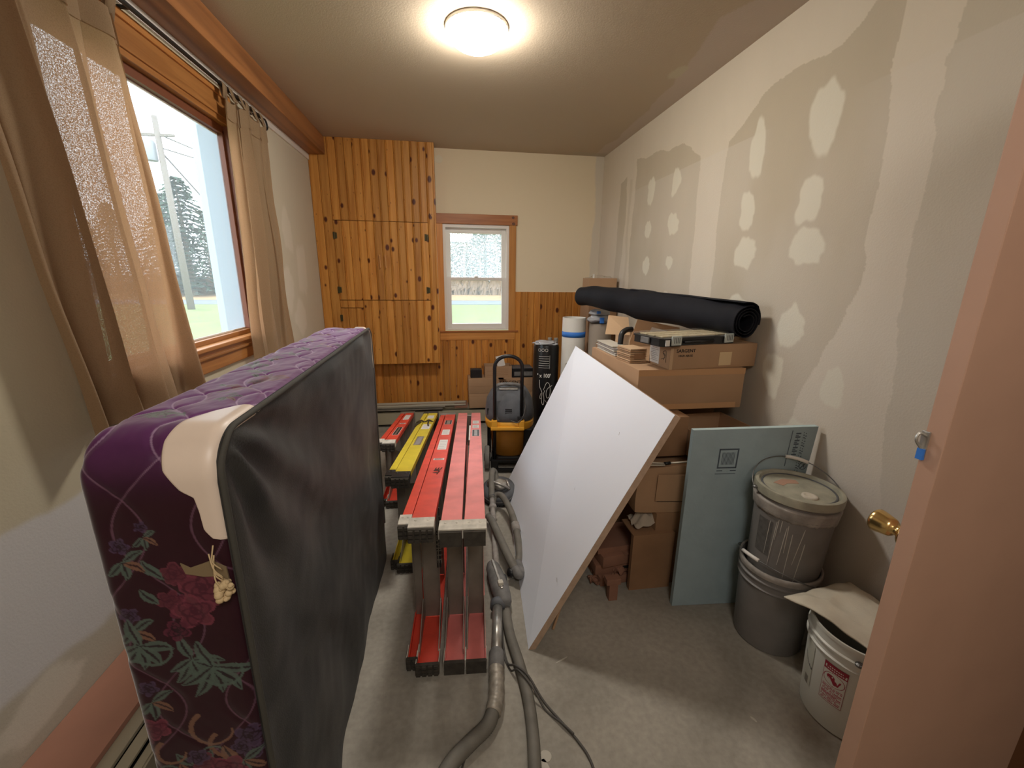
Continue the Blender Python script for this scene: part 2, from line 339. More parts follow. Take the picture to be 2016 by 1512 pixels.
# right wall
polyA = [(3.57, 2.43), (3.18, 2.38), (2.86, 2.35), (2.62, 2.23), (2.62, 2.04), (2.61, 1.74), (2.58, 1.2), (2.58, .6), (3.55, .6), (3.56, 1.33), (3.6, 1.7), (3.56, 2.1)]
polyT = [(3.89, 2.3), (3.76, 2.33), (3.72, 1.96), (3.79, 1.53), (3.8, .9), (3.95, .9), (3.9, 1.71)]
polyB = [(2.37, 2.23), (2.14, 2.36), (1.95, 2.40), (1.72, 2.40), (1.65, 2.43), (1.58, 2.48), (1.49, 2.5), (1.47, 2.23), (1.45, 2.05), (1.44, 1.89), (1.44, 1.77), (1.43, 1.59), (1.43, 1.47), (1.47, 1.31), (1.55, 1.12), (1.62, 1.0), (1.62, .3), (2.3, .3), (2.36, 1.1), (2.34, 1.35), (2.36, 1.58), (2.39, 1.92)]
polyC = [(1.25, 2.55), (.6, 2.6), (.2, 2.4), (.2, .2), (.9, .15), (1.0, .4), (1.16, .65), (1.22, 1.06), (1.27, 1.42), (1.27, 1.62), (1.27, 1.85), (1.29, 2.05), (1.3, 2.18)]
spots = [(3.27, 2.14, .06, .09), (2.90, 2.14, .055, .085), (3.28, 1.87, .05, .06), (2.9, 1.87, .06, .07), (3.25, 1.60, .055, .06), (2.89, 1.61, .045, .045),
         (2.12, 2.13, .06, .12), (1.73, 2.16, .085, .12), (2.13, 1.84, .06, .08), (1.74, 1.84, .065, .1), (2.12, 1.63, .07, .075), (1.72, 1.64, .085, .08), (1.72, 1.30, .06, .09), (1.78, 1.06, .055, .09), (2.13, 1.35, .09, .05), (1.45, 1.08, .05, .08), (2.9, 1.36, .05, .05), (1.6, .8, .08, .07), (1.66, .62, .05, .07)]
def rw_col(a, b):
    y = YN+a; z = b
    yw = y+.05*(fbm(y*6, z*6, 11)-.5)+.02*(fbm(y*30, z*12, 14)-.5); zw = z+.06*(fbm(y*5, z*5, 21)-.5)
    mudc = A((214, 203, 186)); pan = A((192, 180, 160)); pinkc = A((190, 172, 152))
    c = np.ones(a.shape+(3,))*mudc
    for P in (polyA, polyT, polyB): c = mixc(c, inpoly(yw, zw, P).astype(float), pan)
    c = mixc(c, inpoly(yw, zw, polyC).astype(float), A((196, 186, 168)))
    c = mixc(c, (sst(.35, .65, fbm(y*2.2, z*.9, 8))*.35)*(z < 2.2), A((216, 208, 198)))
    c = mixc(c, inpoly(yw, zw, [(1.12, 2.6), (.2, 2.6), (.2, 1.9), (1.05, 1.9), (1.12, 2.2)])*.8, pinkc)
    c = mixc(c, sst(.85, .55, z+.25*(fbm(y*3, z*2, 9)-.5))*.6, A((206, 204, 202)))
    c = mixc(c, sst(.02, .0, np.abs(yw-3.66)-.015)*.4*(z < 2.3), pan)
    for i, (cy, cz, ry, rz) in enumerate(spots): c = mixc(c, blob(y, z, cy, cz, ry, rz, i+3, .1, .45)*.92, A((222, 216, 200)))
    return c*(1+.05*(fbm(y*9, z*3, 31)[..., None]-.5))
wr = painted('wall_right', (XR, YN, 0), (0, .75, 0), (0, 0, ZC), 60, 200, rw_col, M_wallpaint); wr['kind'] = 'structure'
def rw2(a, b): return rw_col(a+.69-YN, b)
wr2 = painted('wall_right_far', (XR, .69, 0), (0, YB-.69+.02, 0), (0, 0, ZC), 760, 520, rw2, M_wallpaint, wr)
struct('wall_right_backing', MB().box(XR+.02, XR+.15, .7, YB+.2, 0, ZC).box(XR+.02, XR+.15, YN-.2, 0, 0, ZC).box(XR+.02, XR+.15, 0, .7, 2.1, ZC), M_plaster)
wr3 = painted('wall_right_lintel', (XR, 0, 2.1), (0, .69, 0), (0, 0, ZC-2.1), 80, 60, lambda a, b: rw_col(a-YN, b+2.1), M_wallpaint, wr)

# left wall with window opening
WY0, WY1, WZ0, WZ1 = 1.60, 2.78, 1.03, 2.40
def lw_col(a, b):
    y = YN+a; z = b
    yw = y+.12*(fbm(y*4, z*4, 41)-.5); zw = z+.14*(fbm(y*4, z*4, 51)-.5)
    c = np.ones(a.shape+(3,))*A((196, 186, 160))
    c = mixc(c, sst(.83, .80, zw)*sst(.36, .40, zw+.1*(yw-1)), A((206, 203, 200)))
    c = mixc(c, sst(.42, .38, zw+.1*(yw-1)), A((186, 178, 160)))
    c = mixc(c, sst(2.9, 3.0, yw), A((204, 196, 176)))
    for i, (cy, cz, ry, rz) in enumerate([(3.5, 1.82, .1, .12), (3.75, 1.55, .12, .2), (3.4, 1.4, .1, .14), (3.6, 1.15, .12, .12), (1.12, .3, .12, .07)]): c = mixc(c, blob(y, z, cy, cz, ry, rz, 60+i, .15, .5)*.7, A((218, 210, 194)))
    return c*(1+.04*(fbm(y*7, z*4, 33)[..., None]-.5))
hole = lambda a, b: (YN+a > WY0) & (YN+a < WY1) & (b > WZ0) & (b < WZ1)
wl = painted('wall_left', (XL, YB+.02, 0), (0, YN-YB-.02, 0), (0, 0, ZC), 420, 300, lambda a, b: lw_col(YB+.02-YN-a, b), M_wallpaint, holes=lambda a, b: (YB+.02-a > WY0) & (YB+.02-a < WY1) & (b > WZ0) & (b < WZ1)); wl['kind'] = 'structure'
mb = MB(); x0, x1 = XL-.16, XL-.001
mb.box(x0, x1, YN-.2, WY0-.02, 0, ZC).box(x0, x1, WY1+.02, YB+.2, 0, ZC).box(x0, x1, WY0-.02, WY1+.02, 0, WZ0-.02).box(x0, x1, WY0-.02, WY1+.02, WZ1+.02, ZC)
struct('wall_left_body', mb, M_plaster)
# near wall, behind the camera
struct('wall_front', MB().box(XL-.2, XR+.2, YN-.15, YN, 0, ZC), M_plaster)
# back wall with a window opening
BX0, BX1, BZ0, BZ1 = -.075, .62, .93, 1.98
mb = MB(); mb.box(XL-.2, BX0, YB, YB+.16, 0, ZC).box(BX1, XR+.2, YB, YB+.16, 0, ZC).box(BX0, BX1, YB, YB+.16, 0, BZ0).box(BX0, BX1, YB, YB+.16, BZ1, ZC)
wb = struct('wall_back', mb, mat('wall_back_paint', (224, 209, 180), .8, bump=.06, bscale=200))
mb = MB(); mb.prism([(-.067+.035*math.cos(t), 2.55+.035*math.sin(t)) for t in [2*PI*k/20 for k in range(20)]], 0, .003, Matrix(((1, 0, 0, 0), (0, 0, -1, YB), (0, 1, 0, 0), (0, 0, 0, 1))))
mk('patch', mb, mat('patch_white', (222, 214, 190), .9), wb)['label'] = 'pale round filler patch near the ceiling'
painted('corner_compound', (XR-.17, YB-.0015, 1.345), (.17, 0, 0), (0, 0, ZC-1.345), 60, 240, lambda a, b: mixc(np.ones(a.shape+(3,))*A((224, 209, 180)), sst(.0, .02, a-.04-.07*fbm(b*4, b*0, 71)), A((210, 200, 182))), M_wallpaint, wb)
# ---- tongue and groove boards
BW = .0683
def board_mesh(name, w, h, m, th=.014, ch=.006):
    mb = MB(); q = .0008
    pts = [(q, 0), (w-q, 0), (w-q, -(th-ch)), (w-q-ch, -th), (q+ch+.009, -th), (q+ch+.006, -th+.004), (q+ch+.003, -th), (q+ch, -th), (q, -(th-ch))]
    mb.prism(pts, 0, h); me = bpy.data.meshes.new(name); me.from_pydata([tuple(v) for v in mb.v], [], mb.f); me.materials.append(m); me.update(); return me
bcache = {}
def board(parent, x, y, z0, z1, m, w=BW, name='board'):
    k = (round(w, 3), round(z1-z0, 3), m.name, name)
    if k not in bcache: bcache[k] = board_mesh(name, w, z1-z0, m)
    o = bpy.data.objects.new(name, bcache[k]); COL.objects.link(o); o.parent = parent; o.location = (x, y, z0); return o
x = XL
while x < XR-.01:
    wd = min(BW, XR-x); xm = x+wd/2
    if x < -.15: board(wb, x, YB, .03, 1.345, M_pine2, wd)
    elif -.15 <= xm < .69: board(wb, x, YB, .03, .86, M_pine2, wd)
    else: board(wb, x, YB, .03, 1.345, M_pine2, wd)
    x += BW
# ---- beam along the left wall
mb = MB(); mb.box(XL, -1.035, YN, YF-.001, 2.50, ZC, c=.006)
struct('trim_1', mb, M_beam)
mb = MB(); mb.box(XL+.0005, XL+.012, YN, YF-.001, 2.455, 2.50)
struct('trim_2', mb, M_white)

# ---- window_1 (left, big)
w1 = thing('window_1', None, None, (XL, 0, 0), kind='structure')
def wbx(name, m, *a, c=.002): return mk(name, MB().box(*a, c=c), m, w1)
M_jamb = mat('jamb_dark', (112, 62, 38), .5)
wbx('head_casing', M_trimy, -.02, .018, WY0-.10, WY1, 2.30, 2.405, c=.003)
wbx('head_moulding', M_trimy, 0, .028, WY0-.10, WY1+.01, 2.395, 2.425, c=.004)
wbx('head_stop', M_trimy, -.03, .010, WY0, WY1, 2.275, 2.30, c=.002)
wbx('jamb', M_jamb, -.05, -.002, WY1-.010, WY1, 1.15, 2.28)
wbx('outer_reveal', mat('reveal_paint', (142, 156, 170), .6), -.155, -.052, WY1-.010, WY1+.018, 1.15, 2.28)
wbx('jamb', M_jamb, -.15, -.002, WY0, WY0+.012, 1.15, 2.28)
wbx('sash_rail', M_jamb, -.05, -.02, WY0, WY1-.01, 2.235, 2.275)
wbx('sash_rail', M_trimy, -.05, -.015, WY0, WY1-.01, 1.155, 1.178, c=.002)
wbx('sash_stile', M_jamb, -.05, -.02, WY1-.03, WY1-.010, 1.17, 2.25)
wbx('sash_stile', M_jamb, -.05, -.02, WY0+.01, WY0+.04, 1.17, 2.25)
wbx('side_casing', M_trimv, -.005, .018, WY1, WY1+.085, 1.03, 2.40)
wbx('side_casing', M_trimv, -.005, .018, WY0-.09, WY0, 1.03, 2.40)
wbx('sill', M_trimy, -.15, .04, WY0-.10, WY1+.09, 1.135, 1.155, c=.004)
wbx('apron', M_trimy, 0, .02, WY0-.09, WY1+.085, 1.03, 1.135, c=.004)
wbx('apron_moulding', M_trimy, 0, .034, WY0-.09, WY1+.085, 1.098, 1.112, c=.003)
wbx('glazing_bead', M_white, -.05, -.045, WY0, WY1-.03, 1.178, 1.188)
wbx('glazing_bead', M_white, -.05, -.045, WY0, WY1-.03, 2.225, 2.235)
wbx('pane', M_glassL, -.046, -.042, WY0+.03, WY1-.03, 1.188, 2.228, c=0)

# ---- window_2 (back, small double-hung)
w2 = thing('window_2', None, None, (0, YB, 0), kind='structure')
def w2b(name, m, *a, c=.002, lab=None):
    o = mk(name, MB().box(*a, c=c), m, w2)
    if lab: o['label'] = lab
    return o
w2b('head_casing', M_trimh, -.125, .68, -.026, 0, 1.985, 2.077, c=.003)
w2b('side_casing', M_trimv, -.118, -.052, -.02, 0, .952, 1.985)
w2b('side_casing', M_trimv, .60, .668, -.02, 0, .952, 1.985)
w2b('sill', M_trimh, -.115, .70, -.03, 0, .935, .953, c=.003)
w2b('apron', M_trimo, -.105, .668, -.02, 0, .855, .935, c=.003)
mbk = MB()
for (x, z, r_) in ((.635, 2.055, .012), (.64, 1.998, .014)): mbk.prism([(x+r_*1.2*math.cos(t), z+r_*math.sin(t)) for t in [2*PI*k/12 for k in range(12)]], 0, .0275, Matrix(((1, 0, 0, 0), (0, 0, -1, 0), (0, 1, 0, 0), (0, 0, 0, 1))))
mk('knot', mbk, M_darkwood, w2)
def ring(x0, x1, z0, z1, t, y0, y1, tb=None, tt=None):
    tb = tb or t; tt = tt or t; mb = MB()
    return mb.box(x0, x0+t, y0, y1, z0, z1, c=.002).box(x1-t, x1, y0, y1, z0, z1, c=.002).box(x0+t, x1-t, y0, y1, z0, z0+tb, c=.002).box(x0+t, x1-t, y0, y1, z1-tt, z1, c=.002)
mk('frame', ring(-.052, .60, .955, 1.985, .028, -.004, .12, .02, .03), M_white, w2)
sa = mk('upper_sash', ring(-.026, .574, 1.452, 1.956, .045, .05, .08, .03, .05), M_white, w2)
mk('pane', MB().box(.019, .529, .063, .067, 1.482, 1.906), M_glassB, sa)
sb = mk('lower_sash', ring(-.026, .574, .975, 1.484, .045, .015, .045, .045, .03), M_white, w2)
mk('pane', MB().box(.019, .529, .028, .032, 1.02, 1.454), M_glassL, sb)
mk('sash_lock', MB().lathe([(.022, 0), (.024, .008), (.012, .014)], 16, Matrix.Translation((.27, .03, 1.484))), M_white, sb, smooth=True)

# ---- door_1, open across the right side, hinged on the right wall
d1 = thing('door_1', None, None, (.952, .655, 0), R(3.4), kind='structure')
mk('door_slab', MB().box(0, .585, -.018, .018, .012, 2.06, c=.002), M_door, d1)
kb = mk('knob', MB().lathe([(.029, 0), (.030, .004), (.026, .009), (.015, .013), (.0125, .018), (.0125, .028), (.018, .031), (.0215, .036), (.0235, .046), (.0265, .062), (.0270, .068), (.0245, .072), (.017, .0715), (.014, .073), (.001, .073)], 32, Matrix.Translation((.034, .018, .955)) @ Matrix.Rotation(R(-90), 4, 'X')), M_brass, d1, smooth=True); kb['label'] = 'round brass door knob'
lt = mk('latch', MB().tube(smoothpath([(-.001, .012, 1.195), (-.012, .02, 1.2), (-.016, .02, 1.185), (-.006, .016, 1.17), (-.002, .012, 1.16)], 5), .0028, 8).box(-.004, .001, .008, .022, 1.15, 1.205, c=.001), M_chrome, d1); lt['label'] = 'bent steel latch'
mk('tape', MB().box(-.008, -.001, .008, .02, 1.145, 1.168), M_blue, d1)
# casing of its doorway in the right wall
mb = MB(); mb.box(XR-.02, XR+.14, .695, .755, 0, 2.17, c=.003).box(XR-.02, XR+.14, -.07, -.005, 0, 2.17, c=.003).box(XR-.02, XR+.14, -.07, .755, 2.1, 2.17, c=.003)
struct('trim_3', mb, M_doorE)
struct('wall_hall', MB().box(XR+.9, XR+1.0, -1, 2, 0, ZC).box(XR+.15, XR+1, -1.1, -1, 0, ZC).box(XR+.15, XR+1, 1.5, 1.6, 0, ZC).box(XR+.15, XR+1, -1, 1.6, ZC, ZC+.1).box(XR+.15, XR+1, -1, 1.6, -.1, 0), mat('hall_dark', (70, 60, 50), .8))

# ---- ceiling lamp
lp = thing('ceiling_lamp', 'round glowing white dome lamp on the tan ceiling', 'lamp', (.16, 2.35, ZC))
M_lamp = bpy.data.materials.new('lit_glass'); M_lamp.use_nodes = True; bb = M_lamp.node_tree.nodes['Principled BSDF']
bb.inputs['Base Color'].default_value = (.9, .88, .8, 1); bb.inputs['Emission Color'].default_value = (1, .94, .85, 1); bb.inputs['Emission Strength'].default_value = LAMP; bb.inputs['Roughness'].default_value = .3
prof = [(.146*math.cos(a), -.014-.086*math.sin(a)) for a in [PI/2*k/10 for k in range(10)]]+[(.002, -.100)]
mk('glass_dome', MB().lathe(prof, 40, cap=False), M_lamp, lp, smooth=True)
mk('base_plate', MB().lathe([(.01, -.001), (.149, -.001), (.150, -.008), (.148, -.015), (.140, -.015)], 40, cap=False), M_white, lp, smooth=True)

# ================================================================== PINE CUPBOARD
cp = thing('wall_cupboard', 'tall knotty pine cupboard with two doors, built into the corner beside the small window', 'cupboard', (XL, YF, 0))
CX0, CX1 = 0, -.12-XL
mk('carcass', MB().box(0, CX1-.002, .016, YB-YF-.016, .66, ZC-.002), mat('carcass_dark', (90, 50, 22), .8), cp)
def cb(parent, x, z0, z1, wd=BW, y=.014): return board(parent, x, y, z0, z1, M_pine, wd)
for i in range(2): cb(cp, i*.08, .648, ZC-.001, .08)
sx0, sx1 = .16, CX1-.06
n = 12; bw = (sx1-sx0)/n
for i in range(n): cb(cp, sx0+i*bw, 1.974, ZC-.001, bw)
cb(cp, sx1, .648, ZC-.001, .06)
for i in range(n):
    z1 = 1.263 if i > 2 else .0
    if i > 2: cb(cp, sx0+i*bw, .648, 1.263, bw)
for i in range(3): cb(cp, sx0+i*bw, 1.196, 1.263, bw)
for s, (a, b_) in enumerate(((0, 6), (6, 12))):
    dr = thing('door', None, None, (sx0+a*bw, 0, 0)); dr.parent = cp
    for i in range(a, b_): board(dr, (i-a)*bw, .011, 1.27, 1.969, M_pine, bw)
    hx = .005 if s == 0 else 6*bw-.025
    for z in (1.84, 1.36): mk('hinge', MB().box(hx-.012, hx+.0, -.009, .004, z-.03, z+.03, c=.001).box(hx+.004, hx+.022, -.007, .004, z-.026, z+.026, c=.001).tube([(hx+.002, -.008, z-.03), (hx+.002, -.008, z+.03)], .005, 8), M_hinge, dr)
    hx = 6*bw-.028 if s == 0 else .022
    hd = mk('handle', MB().box(hx-.006, hx+.006, -.028, -.016, 1.56, 1.68, c=.004).box(hx-.005, hx+.005, -.018, -.002, 1.575, 1.588).box(hx-.005, hx+.005, -.018, -.002, 1.652, 1.665), mat('handle_wood', (196, 140, 80), .4), dr)
dr = thing('door', None, None, (sx0, 0, 0)); dr.parent = cp; dr['label'] = 'small square lower door'
for i in range(3): board(dr, i*bw, .011, .82, 1.19, M_pine, bw)
mk('hinge', MB().box(-.006, .016, -.008, .004, 1.07, 1.13, c=.001).tube([(.007, -.008, 1.07), (.007, -.008, 1.13)], .005, 8), M_hinge, dr)
for i in range(3): cb(cp, sx0+i*bw, .648, .815, bw)
mk('side_panel', MB().box(CX1-.002, CX1+.012, .0, YB-YF-.016, .648, ZC-.001, c=.001), M_pine, cp)

# ================================================================== HEATERS
def heater(label, loc, rot, L_, depth=.2):
    t = thing('baseboard_heater', label, 'heater', loc, rot)
    mk('top_cover', MB().box(0, L_, 0, depth-.075, .165, .178, c=.002), M_heater, t)
    mk('damper', MB().box(0, L_, depth-.07, depth-.035, .16, .168, c=.001), M_heater, t)
    mk('front_cover', MB().box(0, L_, depth-.008, depth, .03, .150, c=.002).box(0, L_, depth-.03, depth-.006, .148, .154), M_heater, t)
    mk('back_plate', MB().box(0, L_, 0, .006, .02, .165), M_heater, t)
    mk('fins', MB().box(.02, L_-.02, .03, depth-.05, .05, .125), M_void, t)
    mk('end_bracket', MB().box(0, .01, .0, depth, 0, .16), M_heater, t); mk('end_bracket', MB().box(L_-.01, L_, 0, depth, 0, .16), M_heater, t)
    return t
heater('long beige baseboard heater under the pine boards at the end wall', (1.05, YB-.016, 0), PI, 1.05-XL-.02, .20)
heater('baseboard heater with slotted top along the left wall behind the box spring', (XL, 3.9, 0), -PI/2, 3.9-YN-.05, .30)
top('wide_plank', MB().box(XL+.002, XL+.186, -.4, 2.6, .179, .199, c=.002), M_plank, 'wide pinkish primed plank lying on the heater along the left wall', 'board')

# ================================================================== CURTAINS
rodo = thing('curtain_rod', 'thin black curtain rod under the wooden beam', 'curtain rod', (XL+.06, 0, 2.43))
mk('rod', MB().tube([(0, .6, 0), (0, 3.12, 0)], .009, 10), M_rod, rodo, smooth=True)
mk('finial', MB().tube(smoothpath([(0, 3.12, 0), (0, 3.17, .005), (.0, 3.19, -.03), (0, 3.16, -.05), (0, 3.14, -.03)], 5), .006, 8), M_rod, rodo, smooth=True)
for y in (.7, 2.0, 3.05): mk('bracket', MB().box(-.06, .004, y-.006, y+.006, -.004, .006).box(-.06, -.055, y-.015, y+.015, -.03, .03), M_rod, rodo)
def curtain(name, label, y0t, y1t, y0b, y1b, zt, zb, nf, amp, seed, tabs, xoff=.075):
    t = thing(name, label, 'curtain', (XL+xoff, 0, 0))
    nu, nv = 200, 90
    def f(u, v):
        ya = y0t+(y1t-y0t)*u; yb2 = y0b+(y1b-y0b)*u; vv = 1-v
        ph = u*nf*2*PI+seed+.9*math.sin(vv*2.1+seed)*vv+.5*noise.noise(Vector((u*3, vv*1.5, seed)))*2
        y = ya*(1-vv)+yb2*vv+.012*math.sin(ph*2+vv)
        a = amp*(.5+.6*vv)*(.75+.5*noise.noise(Vector((u*4, seed, 1))))
        x = a*math.sin(ph)+.018*noise.noise(Vector((u*6, vv*3, seed+4)))+.35*a*math.sin(ph*2.3+vv*3+1)
        sag = .028*abs(math.sin(u*tabs*PI))*(1-vv)**6
        return (x, y, zt+(zb-zt)*vv-sag)
    p = mk('panel', MB().grid(nu, nv, f), M_curt, t, smooth=True)
    mk('top_hem', MB().grid(nu, 4, lambda u, v: tuple(Vector(f(u, 1-.07*v))+Vector((.004, 0, 0)))), M_curt, t, smooth=True)
    for i in range(tabs+1):
        u = min(.985, max(.015, i/tabs)); b_ = Vector(f(u, 1)); rx = .06-xoff
        w_ = .022; pts = [(b_.x+.003, b_.z-.01), (rx+.012, 2.43-.005), (rx+.008, 2.43+.010), (rx, 2.43+.013), (rx-.008, 2.43+.010), (rx-.012, 2.43-.005), (b_.x-.003, b_.z-.01)]
        mb = MB(); V = []; F = []
        for k, (x, z) in enumerate(pts): V += [(x, b_.y-w_, z), (x, b_.y+w_, z)]
        for k in range(len(pts)-1): F.append((2*k, 2*k+1, 2*k+3, 2*k+2))
        o = mk('tab', mb.add(V, F), M_curt, t, smooth=True)
        so = o.modifiers.new('thick', 'SOLIDIFY'); so.thickness = .002
    return t
curtain('curtain', 'large tan tab-top curtain nearest the camera, hanging above the floral box spring', 1.24, 1.90, 1.38, 2.00, 2.36, 1.0, 3.6, .050, 1.3, 4)
curtain('curtain', 'narrow gathered tan curtain at the far side of the big window', 2.63, 3.08, 2.56, 3.10, 2.385, 1.02, 3.5, .026, 4.1, 5)

# ================================================================== BOX SPRING
BL, BT, BH = 1.45, .195, 1.262
bs = thing('box_spring', 'box spring standing on edge, purple floral ticking and black dust cover', 'box spring', (-.362, .65, 0), R(.9))
# local: y 0..BL away from camera, x 0 (right face) .. -BT, z
RC = .075
def strip_pos(s, t):
    """s along near end up, over the top, down the far end; t 0 (right edge) .. BT"""
    s = np.asarray(s, float)
    l1 = BH-RC; arc = RC*PI/2; l2 = BL-2*RC
    y = np.zeros_like(s); z = np.zeros_like(s); ny = np.zeros_like(s); nz_ = np.zeros_like(s)
    m = s <= l1; y[m] = 0; z[m] = s[m]; ny[m] = -1
    m = (s > l1) & (s <= l1+arc); a = (s[m]-l1)/RC; y[m] = RC-RC*np.cos(a); z[m] = l1+RC*np.sin(a); ny[m] = -np.cos(a); nz_[m] = np.sin(a)
    m = (s > l1+arc) & (s <= l1+arc+l2); y[m] = RC+s[m]-l1-arc; z[m] = BH; nz_[m] = 1
    m = (s > l1+arc+l2) & (s <= l1+2*arc+l2); a = (s[m]-l1-arc-l2)/RC; y[m] = BL-RC+RC*np.sin(a); z[m] = l1+RC*np.cos(a); ny[m] = np.sin(a); nz_[m] = np.cos(a)
    m = s > l1+2*arc+l2; y[m] = BL; z[m] = l1-(s[m]-l1-2*arc-l2); ny[m] = 1
    return y, z, ny, nz_
STOT = 2*(BH-RC)+RC*PI+BL-2*RC
def petal(x, y, cx, cy, r, n, ph, inner=.25):
    a = np.arctan2(y-cy, x-cx)+ph; d = np.hypot(x-cx, y-cy)/r; e = .62+.38*np.abs(np.cos(a*n/2)); return d, e, a
def tick(s, t):
    """woven floral ticking: s along the strip, t across (metres)"""
    base = A((44, 8, 22))[None, None, :]*(1-sst(BH-.12, BH+.1, s))[..., None]+A((100, 42, 104))[None, None, :]*sst(BH-.12, BH+.1, s)[..., None]; c = base  # maroon end, brighter purple top: window light painted into the cloth colour
    c = c*(1+.25*(fbm(s*60, t*60, 81)[..., None]-.5))
    lt = A((82, 98, 90)); ros = A((100, 44, 58)); rosd = A((72, 26, 42)); tan = A((122, 88, 70)); lil = A((66, 48, 72)); dk = A((34, 10, 24))
    # ogee quilting lines, painted paler on the lit top
    for off in (0, .5):
        for k in range(-2, 5):
            tc_ = k*.11+off*.11; line = tc_+.05*np.sin(2*PI*(s/.34+off+.02*np.sin(s*9)))
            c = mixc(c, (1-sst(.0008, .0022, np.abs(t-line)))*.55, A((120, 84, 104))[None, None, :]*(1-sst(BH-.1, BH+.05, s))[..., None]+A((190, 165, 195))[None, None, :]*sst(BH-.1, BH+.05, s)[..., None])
    r_ = np.random.default_rng(5)
    def leaf(cx, cy, L_, W_, ang, col):
        nonlocal c
        u = (s-cx)*math.cos(ang)+(t-cy)*math.sin(ang); v = -(s-cx)*math.sin(ang)+(t-cy)*math.cos(ang)
        q = np.clip(u/L_, 0, 1); wd = W_*np.sin(PI*q)**.8*(1-.3*q); inside = (u > 0) & (u < L_) & (np.abs(v-.12*u*np.sin(PI*q)) < wd)
        c = mixc(c, inside*.85, col); vein = inside & (np.abs(v-.12*u*np.sin(PI*q)) < wd*.22); c = mixc(c, vein*.9, dk)
    def rose(cx, cy, r0, col, cd):
        nonlocal c
        d, e, a = petal(s, t, cx, cy, r0, 5, r_.random()*6)
        c = mixc(c, (d < e)*.9, col); c = mixc(c, ((d < e) & (d > e-.13))*.8, col*1.35)
        for rr in (.25, .48, .7): c = mixc(c, (np.abs(d-rr*(.8+.25*np.cos(a*3+rr*9))) < .055)*.85, cd)
        c = mixc(c, (d < .16)*.9, cd)
    def curl(cx, cy, r0, a0, sweep, col, wd=.0035):
        nonlocal c
        a = np.arctan2(t-cy, s-cx); d = np.hypot(s-cx, t-cy); da = (a-a0) % (2*PI); rr = r0*(1-.45*da/sweep)
        c = mixc(c, ((da < sweep) & (np.abs(d-rr) < wd*(1-.6*da/sweep)))*.85, col)
    # clusters: (s, t, scale, kind)
    cl = [(1.0, .055, 1, 0), (.86, .09, 1.1, 1), (.93, .165, 1, 2), (.66, .06, 1.0, 3), (.55, .035, 1.1, 0), (.56, .15, .9, 2), (.42, .1, 1.1, 1), (.30, .05, 1, 0), (.28, .15, 1, 3), (.16, .09, 1, 2), (.72, .17, .8, 0), (1.1, .12, .6, 2), (1.0, .05, 1.25, 0), (.955, .07, 1.1, 0), (.84, .06, 1.35, 1), (1.06, .155, .9, 2), (.90, .16, 1.3, 1), (.70, .075, 1.3, 3), (.62, .04, 1.1, 2), (.60, .07, 1.2, 0), (.50, .15, 1.1, 1), (.48, .06, 1.2, 3), (.36, .14, 1.1, 0), (.24, .1, 1.2, 1), (.78, .165, 1., 2), (.66, .15, .9, 3)]
    sx = BH+.1
    while sx < STOT-.3:
        cl.append((sx, r_.uniform(.04, .16), r_.uniform(.7, 1), int(r_.integers(0, 4)))); sx += .085
    for (cs, ct, k, kind) in cl:
        if kind == 0:
            rose(cs, ct, .032*k, ros, rosd); rose(cs-.03*k, ct+.028*k, .02*k, rosd*1.3, dk); rose(cs+.025*k, ct+.03*k, .018*k, ros*.8, rosd)
            leaf(cs+.02*k, ct+.045*k, .035*k, .009*k, .6, lt)
        if kind in (1,):
            for an in (2.6, 3.2, 3.8, 4.4, 2.0, .2): leaf(cs, ct, r_.uniform(.035, .055)*k, .0095*k, an+r_.uniform(-.2, .2), lt)
            curl(cs-.01, ct-.02, .028*k, 2., 3.4, lt)
        if kind == 2:
            for an in (2.3, 3.1, 4.0, 5.2): leaf(cs, ct, .04*k, .009*k, an, lt if an != 4.0 else tan)
            rose(cs+.03*k, ct, .017*k, lil, dk)
        if kind == 3:
            curl(cs, ct, .035*k, .5, 4.2, tan, .0045); curl(cs-.05*k, ct+.02, .028*k, 3.5, 4., lt); leaf(cs-.03*k, ct-.005, .055*k, .012*k, 3.3, tan); leaf(cs-.035*k, ct+.015, .045*k, .009*k, 2.6, lt); rose(cs-.02*k, ct-.04*k, .022*k, lil, dk)
    return c
ns, nt_ = 2000, 104
sv = np.linspace(0, STOT, ns)
tv = np.linspace(0, BT, nt_)
S_, T_ = np.meshgrid(sv, tv); S_ = S_.T; T_ = T_.T       # (ns, nt)
y, z, ny, nzz = strip_pos(S_.ravel(), None); y = y.reshape(S_.shape); z = z.reshape(S_.shape); ny = ny.reshape(S_.shape); nzz = nzz.reshape(S_.shape)
q = .022   # rounding of the long edges
def edge(t):
    e = np.zeros_like(t); m = t < q; e[m] = -(q-np.sqrt(np.maximum(0, q*q-(q-t[m])**2))); m = t > BT-q; e[m] = -(q-np.sqrt(np.maximum(0, q*q-(t[m]-BT+q)**2))); return e
puff = np.zeros_like(S_)
for off in (0, .5):
    for k in range(-2, 5):
        line = k*.11+off*.11+.05*np.sin(2*PI*(S_/.34+off+.02*np.sin(S_*9))); puff -= .0035*np.exp(-((T_-line)/.008)**2)
onTop = sst(BH-.1, BH+.05, S_)
off_ = edge(T_)+puff*(.35+.4*onTop)+.006*(fbm(S_*9, T_*14, 91)-.5)*(.4+onTop)
X3 = -T_; Y3 = y+ny*off_; Z3 = np.maximum(0.0, z+nzz*off_)
me = bpy.data.meshes.new('ticking'); P = np.stack([X3, Y3, Z3], -1).reshape(-1, 3); idx = np.arange(ns*nt_).reshape(ns, nt_)
F = np.stack([idx[:-1, :-1], idx[:-1, 1:], idx[1:, 1:], idx[1:, :-1]], -1).reshape(-1, 4)
